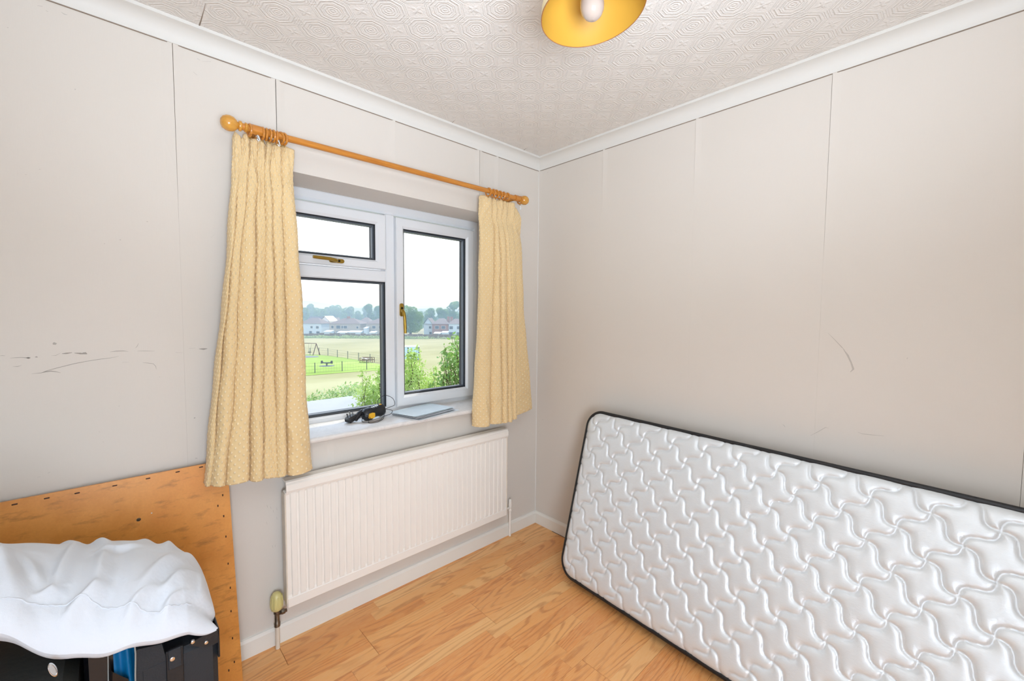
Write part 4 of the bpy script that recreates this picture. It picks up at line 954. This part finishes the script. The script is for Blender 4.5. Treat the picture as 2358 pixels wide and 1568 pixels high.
for k, (px, ty, wpx, d, lb) in enumerate([(993, 705, 34, 205, 'tall blue-green tree behind the roofs just right of the broad tree'), (1020, 708, 34, 200, 'mid-height tree behind the brick houses'), (1046, 692, 44, 210, 'tallest hazy tree at the right edge of the view'), (1075, 696, 40, 205, 'hazy tree behind the right window jamb'),
                                           (848, 702, 26, 215, 'tree rising behind the houses near the mullion'), (873, 705, 24, 215, 'tree behind the houses immediately left of the mullion'), (905, 706, 30, 215, 'tree behind the houses hidden partly by the mullion'),
                                           (806, 717, 34, 260, 'low rounded tree beyond the grey houses'), (775, 716, 40, 280, 'low rounded tree above the white gable'), (735, 717, 36, 270, 'low tree behind the dark slate roof'), (712, 714, 34, 290, 'far low tree next to the left curtain')]):
    hh_ = hpx(770-ty, d)*.98; tree('far_tree', lb, gbase(px, d=d), hh_, hpx(wpx, d), 5200, .42, MT['fartree'], 30+k, 'trees behind the houses', trunk=.4, blobs=12, low=.15)
wt = tree('woodland_tree', 'tree in the continuous wood behind the houses', gbase(700, d=240), hpx(50, 240), hpx(30, 240), 4200, .5, MT['fartree'], 71, 'woodland trees on the slope', trunk=.4, blobs=12, low=-.1)
rng = np.random.default_rng(9)
for k in range(62):
    px = 450+k*14+rng.uniform(-5, 5); d_ = rng.uniform(225, 300); sc2 = rng.uniform(.7, .95)*d_/240
    c = wt.copy(); C.objects.link(c); c.location = gbase(px, d=d_); c.rotation_euler = (0, 0, rng.uniform(0, 6)); c.scale = (sc2, sc2, sc2)
    for chd in list(wt.children): c2 = chd.copy(); C.objects.link(c2); c2.parent = c
# hedge and fence in front of the houses
def house(label, px0, px1, eave, ridge, d, wall, roof, wins, kind='hip', depth=8., chim=None, group='houses beyond the field', gable_side=False):
    P0 = gbase(px0, d=d); P1 = gbase(px1, d=d); ax = (P1-P0); L_ = np.linalg.norm(ax[:2]); ax /= L_; bk = np.array([-ax[1], ax[0], 0.])
    if bk@ray(900, 724) < 0: bk = -bk
    he = at_d((px0+px1)/2, eave, d)[2]-GZ; hr = at_d((px0+px1)/2, ridge, d)[2]-GZ
    t = thing('house', label, 'house', tuple((P0+P1)/2+bk*depth/2), group)
    def Q(x, y, z): return P0+ax*x+bk*y+np.array([0, 0, z])
    V = [Q(0, 0, 0), Q(L_, 0, 0), Q(L_, depth, 0), Q(0, depth, 0), Q(0, 0, he), Q(L_, 0, he), Q(L_, depth, he), Q(0, depth, he)]
    make('wall', MB().add(V, [(0, 1, 5, 4), (1, 2, 6, 5), (2, 3, 7, 6), (3, 0, 4, 7)]), wall, t)
    o_ = .35
    if kind == 'hip':
        hip = min(L_*.35, depth*.45); V = [Q(-o_, -o_, he), Q(L_+o_, -o_, he), Q(L_+o_, depth+o_, he), Q(-o_, depth+o_, he), Q(hip, depth/2, hr), Q(L_-hip, depth/2, hr)]
        F = [(0, 1, 5, 4), (2, 3, 4, 5), (1, 2, 5), (3, 0, 4), (0, 3, 2, 1)]
    elif kind == 'gable':      # ridge parallel to the front
        V = [Q(-o_, -o_, he), Q(L_+o_, -o_, he), Q(L_+o_, depth+o_, he), Q(-o_, depth+o_, he), Q(-o_, depth/2, hr), Q(L_+o_, depth/2, hr)]; F = [(0, 1, 5, 4), (2, 3, 4, 5), (1, 2, 5), (3, 0, 4), (0, 3, 2, 1)]
    else:                      # gable end to the front
        V = [Q(-o_, -o_, he), Q(L_/2, -o_, hr), Q(L_/2, depth, hr), Q(-o_, depth, he), Q(L_+o_, -o_, he), Q(L_+o_, depth, he)]; F = [(0, 1, 2, 3), (1, 4, 5, 2), (0, 3, 5, 4)]
        make('gable', MB().add([Q(0, -.02, he), Q(L_, -.02, he), Q(L_/2, -.02, hr-.2)], [(0, 1, 2)]), wall, t)
    make('roof', MB().add(V, F), roof, t)
    for (wx, wz, ww, wh) in wins:
        x_ = L_*wx; z_ = he*wz; f = make('window', MB().add([Q(x_-ww/2-.08, -.05, z_-.08), Q(x_+ww/2+.08, -.05, z_-.08), Q(x_+ww/2+.08, -.05, z_+wh+.08), Q(x_-ww/2-.08, -.05, z_+wh+.08)], [(0, 1, 2, 3)]), MT['render'], t)
        make('pane', MB().add([Q(x_-ww/2, -.08, z_), Q(x_+ww/2, -.08, z_), Q(x_+ww/2, -.08, z_+wh), Q(x_-ww/2, -.08, z_+wh)], [(0, 1, 2, 3)]), MT['darkglass'], f)
    if chim is not None:
        cx = L_*chim; V = []
        m_ = MB()
        for dz0, dz1, ww in ((he, hr+.7, .45),):
            V = [Q(cx+a_*ww, depth/2+b2*ww, z_) for z_ in (dz0, dz1) for b2 in (-1, 1) for a_ in (-1, 1)]
            m_.add(V, [(0, 2, 3, 1), (4, 5, 7, 6), (0, 1, 5, 4), (2, 6, 7, 3), (0, 4, 6, 2), (1, 3, 7, 5)])
        make('chimney', m_, MT['brick'], t)
    return t
W4 = [(.2, .60, 1.3, 1.1), (.8, .60, 1.3, 1.1), (.2, .12, 1.5, 1.2), (.8, .12, 1.5, 1.2)]
house('pale blue rendered house with hipped roof beside the left curtain', 690, 739, 745, 731.5, DH, MT['bluerender'], MT['tiles'], [(.55, .62, .8, .8), (.82, .60, 1., .9), (.5, .05, 1., 1.6), (.85, .2, 1.2, .8)], 'hip')
house('house with long dark slate roof behind the pale blue house', 706, 741, 742, 728.5, DH+14, MT['render'], MT['slate'], [], 'gable', 7)
house('white house with a steep gable end and dark windows', 737, 758, 740, 727.5, DH+9, MT['render'], MT['render'], [(.25, .82, .6, 1.2), (.25, .42, .6, .9), (.7, .42, .6, .7), (.7, .8, 1., .6)], 'front', 8)
house('small white gabled house peeping over the roofs', 758, 768, 741, 731, DH+22, MT['render'], MT['tiles'], [(.5, .8, .8, .8)], 'front', 8)
house('wide grey semi-detached house with hipped roof and central chimney', 758, 829, 745.5, 732.5, DH, MT['greyrender'], MT['tiles'], [(.10, .62, .9, 1.), (.29, .60, 1.5, 1.2), (.42, .62, .7, 1.), (.52, .62, 1.3, 1.), (.12, .12, 1.2, 1.1), (.30, .10, 1.8, 1.3), (.91, .15, .8, .9), (.91, .62, .7, .8)], 'hip', 9, .48)
house('dark brick house set back between two grey houses', 825, 848, 742, 731, DH+16, MT['brick'], MT['tiles'], [(.5, .6, 1.2, 1.)], 'hip', 8)
house('grey rendered house with hipped roof left of the mullion', 843, 902, 745.5, 733, DH, MT['greyrender'], MT['tiles'], [(.28, .15, 1.3, 1.6), (.3, .62, 1.2, 1.), (.55, .62, 1., 1.), (.55, .12, 1., 1.)], 'hip', 9, .7)
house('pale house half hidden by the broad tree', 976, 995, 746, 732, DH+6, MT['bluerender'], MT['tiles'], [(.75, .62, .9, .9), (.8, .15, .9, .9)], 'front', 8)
house('red brick semi-detached house with hipped roof', 995, 1032, 746, 733, DH, MT['brick'], MT['tiles'], [(.3, .62, 1.4, 1.1), (.7, .62, 1.4, 1.1), (.7, .12, 1.4, 1.1), (.3, .12, 1.4, 1.1)], 'hip', 9, .9)
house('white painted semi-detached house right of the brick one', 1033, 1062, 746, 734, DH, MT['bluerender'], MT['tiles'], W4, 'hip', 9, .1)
house('last house at the right edge of the casement view', 1066, 1098, 745, 731, DH+10, MT['brick'], MT['tiles'], W4, 'hip', 9)
house('grey semi-detached house left of the pale blue one, behind the left curtain', 612, 682, 745.5, 732, DH, MT['greyrender'], MT['tiles'], W4, 'hip', 9, .5)
house('pale rendered house furthest left along the field', 530, 600, 745.5, 732, DH, MT['render'], MT['tiles'], W4, 'hip', 9, .5)
house('brick semi-detached house behind the right curtain', 1108, 1160, 746, 733, DH, MT['brick'], MT['tiles'], W4, 'hip', 9, .5)
house('white rendered house furthest right along the field', 1172, 1230, 746, 733, DH, MT['render'], MT['tiles'], W4, 'hip', 9, .5)
# garden extensions, sheds
for px0, px1, ty, d, lb in [(745, 760, 764, 150, 'low white garden building left of the grey semi'), (775, 797, 766, 151, 'long white lean-to behind the garden fence'), (800, 829, 765, 152, 'flat pale outbuilding behind the garden fence'), (837, 843, 756, 154, 'small white shed between the grey houses'), (850, 862, 766, 151, 'low white outbuilding near the mullion'), (999, 1013, 768, 151, 'white low shed below the brick house'), (1017, 1030, 766, 152, 'white conservatory roof below the brick house')]:
    P0 = gbase(px0, d=d); P1 = gbase(px1, d=d); hh_ = at_d(px0, ty, d)[2]-GZ; ax = P1-P0; ax /= np.linalg.norm(ax); bk = np.array([-ax[1], ax[0], 0]); L_ = np.linalg.norm(P1-P0)
    t = thing('garden_shed', lb, 'shed', tuple((P0+P1)/2), 'sheds and low buildings behind the gardens')
    def Q(x, y, z): return P0+ax*x+bk*y+np.array([0, 0, z])
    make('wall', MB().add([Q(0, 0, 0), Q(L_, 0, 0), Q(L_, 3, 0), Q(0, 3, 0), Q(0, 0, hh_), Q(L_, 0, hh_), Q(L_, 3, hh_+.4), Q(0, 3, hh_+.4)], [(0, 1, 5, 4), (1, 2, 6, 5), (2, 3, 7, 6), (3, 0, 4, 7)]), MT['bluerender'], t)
    make('roof', MB().add([Q(-.2, -.2, hh_), Q(L_+.2, -.2, hh_), Q(L_+.2, 3.2, hh_+.5), Q(-.2, 3.2, hh_+.5)], [(0, 1, 2, 3)]), MT['bluerender'], t)
gf = thing('garden_fence', 'long brown wooden garden fence between the field and the houses', 'fence', tuple(gbase(900, d=146)))
px = 470
rng = np.random.default_rng(5)
while px < 1260:
    P0 = gbase(px, d=146); P1 = gbase(px+11.6, d=146); ht = 1.3+rng.uniform(0, .4); ax = (P1-P0)/np.linalg.norm(P1-P0); bk = np.array([-ax[1], ax[0], 0])*.06
    V = [P0, P1, P1+bk, P0+bk]; V = V+[p+np.array([0, 0, ht]) for p in V]
    make('panel', MB().add(V, [(0, 1, 5, 4), (1, 2, 6, 5), (2, 3, 7, 6), (3, 0, 4, 7), (4, 5, 6, 7)]), MT['fencewood'], gf); px += 12
hd = thing('field_hedge', 'low scrubby yellow-green hedge along the far edge of the field', 'hedge', tuple(gbase(880, d=143)))
Pn = []
for k in range(200):
    px = 470+k*3.9+rng.uniform(-2, 2)
    if 1045 > px > 985 and k % 3: continue
    c_ = gbase(px, d=142+rng.uniform(0, 2)); c_[2] = GZ+.3; Pn.append(leaves(70, c_, (.9, .9, rng.uniform(.4, .9)), .2, rng))
foliage('foliage', np.concatenate(Pn), .2, MT['bramble'], hd, rng)

# playground fence
pf = thing('playground_fence', 'thin wire fence on grey posts round the playground', 'fence', tuple(gp(800, 850)))
zq = 200/1425
def zz4(x, y): return (700+x*zq, 680+y*zq)
back = [(-60, 972), (100, 978), (247, 975), (393, 988), (548, 1018), (718, 1045), (897, 1075), (1085, 1100), (1290, 1130)]
front = [(-300, 1310), (180, 1275), (627, 1245), (1030, 1222), (1290, 1195)]
for row in (back, front):
    W = [gp(*zz4(x, y)) for x, y in row]
    for P in W: make('post', MB().tube([P, P+np.array([0, 0, 1.42])], .06, 6), MT['steel'], pf)
    for z in (.1, .5, .95, 1.35): make('wire', MB().tube([P+np.array([0, 0, z]) for P in W], .012, 4), MT['steel'], pf)
    mm = MB()
    for A, B in zip(W[:-1], W[1:]):
        L_ = np.linalg.norm(B-A); nn = int(L_/.35)
        for k in range(nn): P = A+(B-A)*k/nn; mm.tube([P, P+np.array([0, 0, 1.35])], .006, 3, cap=False)
    make('wire_mesh', mm, MT['steel'], pf, kind='stuff')
# swing set
sw = thing('swing_set', 'brown steel playground swing frame beside the left curtain', 'swing', tuple(gp(725, 818)))
A = gp(*zz4(175, 982)); B = gp(*zz4(235, 982)); dsw = np.linalg.norm((A-[0, 0, CAM_H])@FW)
top = at_d(*zz4(205, 790), (A@FW+B@FW)/2+ (CAM_H-0)*FW[2]*-0 - CAM_H*FW[2])
topz = top[2]; topc = np.array([(A[0]+B[0])/2, (A[1]+B[1])/2, GZ+2.3])
per_ = np.array([-.9, .35, 0]); per_ /= np.linalg.norm(per_); other = topc+per_*(-1)*0
dirx = np.array([B[0]-A[0], B[1]-A[1], 0]); dirx /= np.linalg.norm(dirx); side = np.array([-RT[0], -RT[1], 0])+np.array([FW[0], FW[1], 0])*.15; side /= np.linalg.norm(side)
for base_ in (0., 4.2):
    for s_ in (-.65, .65): make('frame_leg', MB().tube([topc+side*base_, np.array([topc[0], topc[1], GZ])+side*base_+np.array([RT[0], RT[1], 0])*s_*.7+np.array([FW[0], FW[1], 0])*s_*.8], .07, 6), MT['redbrownsteel'], sw)
make('crossbar', MB().tube([topc, topc+side*4.2], .06, 6), MT['redbrownsteel'], sw)
for off in (1.35, 2.9):
    hp_ = topc+side*off
    for s_ in (-.25, .25): make('chain', MB().tube([hp_+side*s_, hp_+side*(s_*.9+.12)+np.array([0, 0, -1.72])], .02, 4), MT['steel'], sw)
    c_ = hp_+side*.12+np.array([0, 0, -1.75]); make('swing_seat', MB().bbox(c_[0]-.30, c_[0]+.30, c_[1]-.12, c_[1]+.12, c_[2]-.06, c_[2]+.10, .03), MT['blackplastic'], sw)
# spring rocker
c_ = gp(*zz4(375, 1162)); sr = thing('spring_rocker', 'small grey spring rocker on the bright green playground grass', 'playground toy', tuple(c_))
make('mat', MB().lathe([(1.1, 0), (1.1, .06), (0, .06)], c_, n=16), MT['track'], sr)
make('spring', MB().tube([c_+np.array([0, 0, .05]), c_+np.array([0, 0, .45])], .11, 10), MT['steel'], sr)
rd = np.array([RT[0], RT[1], 0]); make('seat', MB().tube([c_+rd*-.75+np.array([0, 0, .55]), c_+np.array([0, 0, .5]), c_+rd*.75+np.array([0, 0, .55])], [.08, .13, .08], 6), MT['steel'], sr)
for s_ in (-.72, .72): make('rocker_head', MB().tube([c_+rd*s_+np.array([0, 0, .42]), c_+rd*s_*1.08+np.array([0, 0, .85])], [.22, .14], 8), MT['slate'], sr)
# picnic frame
A = gp(*zz4(918, 1108)); B = gp(*zz4(1120, 1108)); tb = thing('climbing_frame', 'low brown steel playground bench frame by the wire fence', 'playground frame', tuple((A+B)/2))
fwd = np.array([FW[0], FW[1], 0.]); fwd /= np.linalg.norm(fwd)
for t_ in (0, .33, .66, 1):
    P = A+(B-A)*t_
    for o_ in (0, 1.1): make('leg', MB().tube([P+fwd*o_, P+fwd*o_+np.array([0, 0, .85])], .05, 6), MT['redbrownsteel'], tb)
for o_ in (0, 1.1):
    for z in (.82, .45): make('rail', MB().tube([A+fwd*o_+np.array([0, 0, z]), B+fwd*o_+np.array([0, 0, z])], .045, 6), MT['redbrownsteel'], tb)
V = [A+np.array([0, 0, .80]), A+(B-A)*.62+np.array([0, 0, .62]), A+(B-A)*.62+fwd*1.1+np.array([0, 0, .62]), A+fwd*1.1+np.array([0, 0, .80])]
make('table_top', MB().add(V+[v_-np.array([0, 0, .05]) for v_ in V], [(0, 1, 2, 3), (7, 6, 5, 4), (0, 4, 5, 1), (2, 6, 7, 3)]), MT['render'], tb)
# steel container
A = gp(917, 830); B = gp(966, 829); ct = thing('steel_container', 'pale blue steel container with black corner markings standing on the field', 'container', tuple((A+B)/2))
ax = B-A; L_ = np.linalg.norm(ax); ax /= L_; bk = np.array([-ax[1], ax[0], 0])*1.; Mc = Matrix(((ax[0], bk[0], 0, A[0]), (ax[1], bk[1], 0, A[1]), (0, 0, 1, GZ), (0, 0, 0, 1)))
make('body', MB().bbox(0, L_, 0, 2.2, .1, 2.35, .04, Mc), MT['contblue'], ct)
make('roof', MB().bbox(-.05, L_+.05, -.05, 2.25, 2.35, 2.45, .03, Mc), MT['render'], ct)
for xx in (L_*.46, L_-.1):
    for k in range(6): make('hinge_mark', MB().box(xx-.09, xx+.09, -.05, .0, .25+k*.36, .45+k*.36, Mc), MT['deepblack'], ct)
# hedge of brambles beyond the roof edge, bushes beside it
rng = np.random.default_rng(77)
hb = thing('bramble_hedge', 'dense bramble hedge just beyond the grey flat roof', 'hedge', (3.0, 10, -2.))
Ps = []
for k in range(76):
    x = -.65+k*.075; y = rng.uniform(9.5, 11.2); top_ = np.interp(x*12.8/10, [1, 3.3, 3.8, 4.6, 5.4, 6.5], [-.35, -.30, -.62, -.55, -.42, -.35])
    Ps.append(leaves(300, np.array([x, y, top_-.45+rng.uniform(-.15, .12)]), (.42, .5, .42), .05, rng))
foliage('foliage', np.concatenate(Ps), .045, MT['bramble'], hb, rng)
make('stem', MB().tube([(3, 10, -6.6), (3.1, 10, -1.2)], .1, 8), MT['bark'], hb)
def bush(name, label, stems, size, mat, base, nl=42, seed=1, dens=1.):
    rng = np.random.default_rng(seed); t = thing(name, label, 'bush', tuple(base)); br = MB(); P = []
    for (tip, mid) in stems:
        tip = np.array(tip); mid = np.array(mid); b0 = np.array(base)+rng.normal(size=3)*[.15, .15, 0]
        br.tube([b0, mid, tip], [.02, .007, .002], 5)
        for k in range(int(nl*dens)):
            s_ = rng.uniform(.0, 1.); c_ = mid+(tip-mid)*s_; sp_ = .10*(1-s_)+.03; P.append(c_+np.clip(rng.normal(size=3), -1.7, 1.7)*sp_)
    make('branches', br, MT['bark'], t); foliage('foliage', np.array(P), size, mat, t, rng); return t
def st(lst, d, spread=.5, seed=0):
    rng = np.random.default_rng(seed); out = []
    for px, py, dr in lst:
        tip = at_d(px, py, d+rng.uniform(-spread, spread)); low = at_d(px-dr, py+95, d+rng.uniform(-spread, spread)); out.append((tip, (tip+low*1.)/2+rng.normal(size=3)*.05)); out.append((tip+rng.normal(size=3)*.12, low))
    return out
L1 = [(872, 848, 5), (888, 836, 0), (846, 868, 8), (880, 866, 2), (896, 856, 2), (860, 884, 6), (874, 888, 5), (888, 884, 5), (840, 892, 10), (852, 908, 6), (868, 910, 6), (886, 912, 6), (905, 880, 0)]
bush('leafy_bush', 'bright green leafy bush beside the flat roof, left of the mullion', st(L1, 8.3, .5, 1), .034, MT['leafbright'], gbase(880, d=8.3, z=-3.), 130, 2)
L2 = [(945, 808, 4), (952, 815, 0), (940, 830, 2), (930, 838, 0), (950, 845, 4), (940, 855, 0), (958, 850, 4), (930, 868, 0), (948, 872, 0), (960, 868, 0), (935, 890, 0), (955, 890, 0)]
bush('leafy_bush', 'bright green bush with pointed tops below the steel container', st(L2, 8.0, .5, 2), .034, MT['leafbright'], gbase(945, d=8.0, z=-3.), 130, 3)
L3 = [(998, 848, 2), (995, 862, 0), (985, 870, 0), (972, 868, 3), (1008, 875, 2), (978, 885, 0), (993, 888, 0), (1008, 892, 0), (1018, 880, 0), (968, 895, 0), (1024, 895, 0)]
bush('leafy_bush', 'low bright green bush in the middle of the casement view', st(L3, 8.6, .5, 3), .034, MT['leafbright'], gbase(995, d=8.6, z=-3.), 110, 4)
L4 = [(1040, 778, -18), (1052, 768, -15), (1062, 790, -10), (1048, 798, -12), (1036, 806, -10), (1022, 812, -16), (1030, 822, -14), (1045, 825, -10), (1060, 820, -6), (1024, 848, -2), (1030, 858, -4), (1020, 868, 2), (1058, 850, -2), (1048, 868, 0), (1066, 760, -10), (1070, 800, -5), (1072, 830, 0), (1060, 880, 0)]
bush('young_tree', 'dark leaved young tree at the right edge of the casement view', st(L4, 7.2, .4, 4), .048, MT['leafdark'], gbase(1064, d=7.2, z=-3.), 26, 5)

# haze over the valley
q = D.materials.new('valley_haze'); q.use_nodes = True; t_ = q.node_tree; t_.nodes.clear()
vs = t_.nodes.new('ShaderNodeVolumeScatter'); vs.inputs['Color'].default_value = (.50, .72, .92, 1); vs.inputs['Density'].default_value = .0042; vs.inputs['Anisotropy'].default_value = 0.
mo = t_.nodes.new('ShaderNodeOutputMaterial'); t_.links.new(vs.outputs[0], mo.inputs['Volume'])
hz = make('haze', MB().box(-600, 1400, 60, 1400, GZ-1, 26), q, kind='structure')
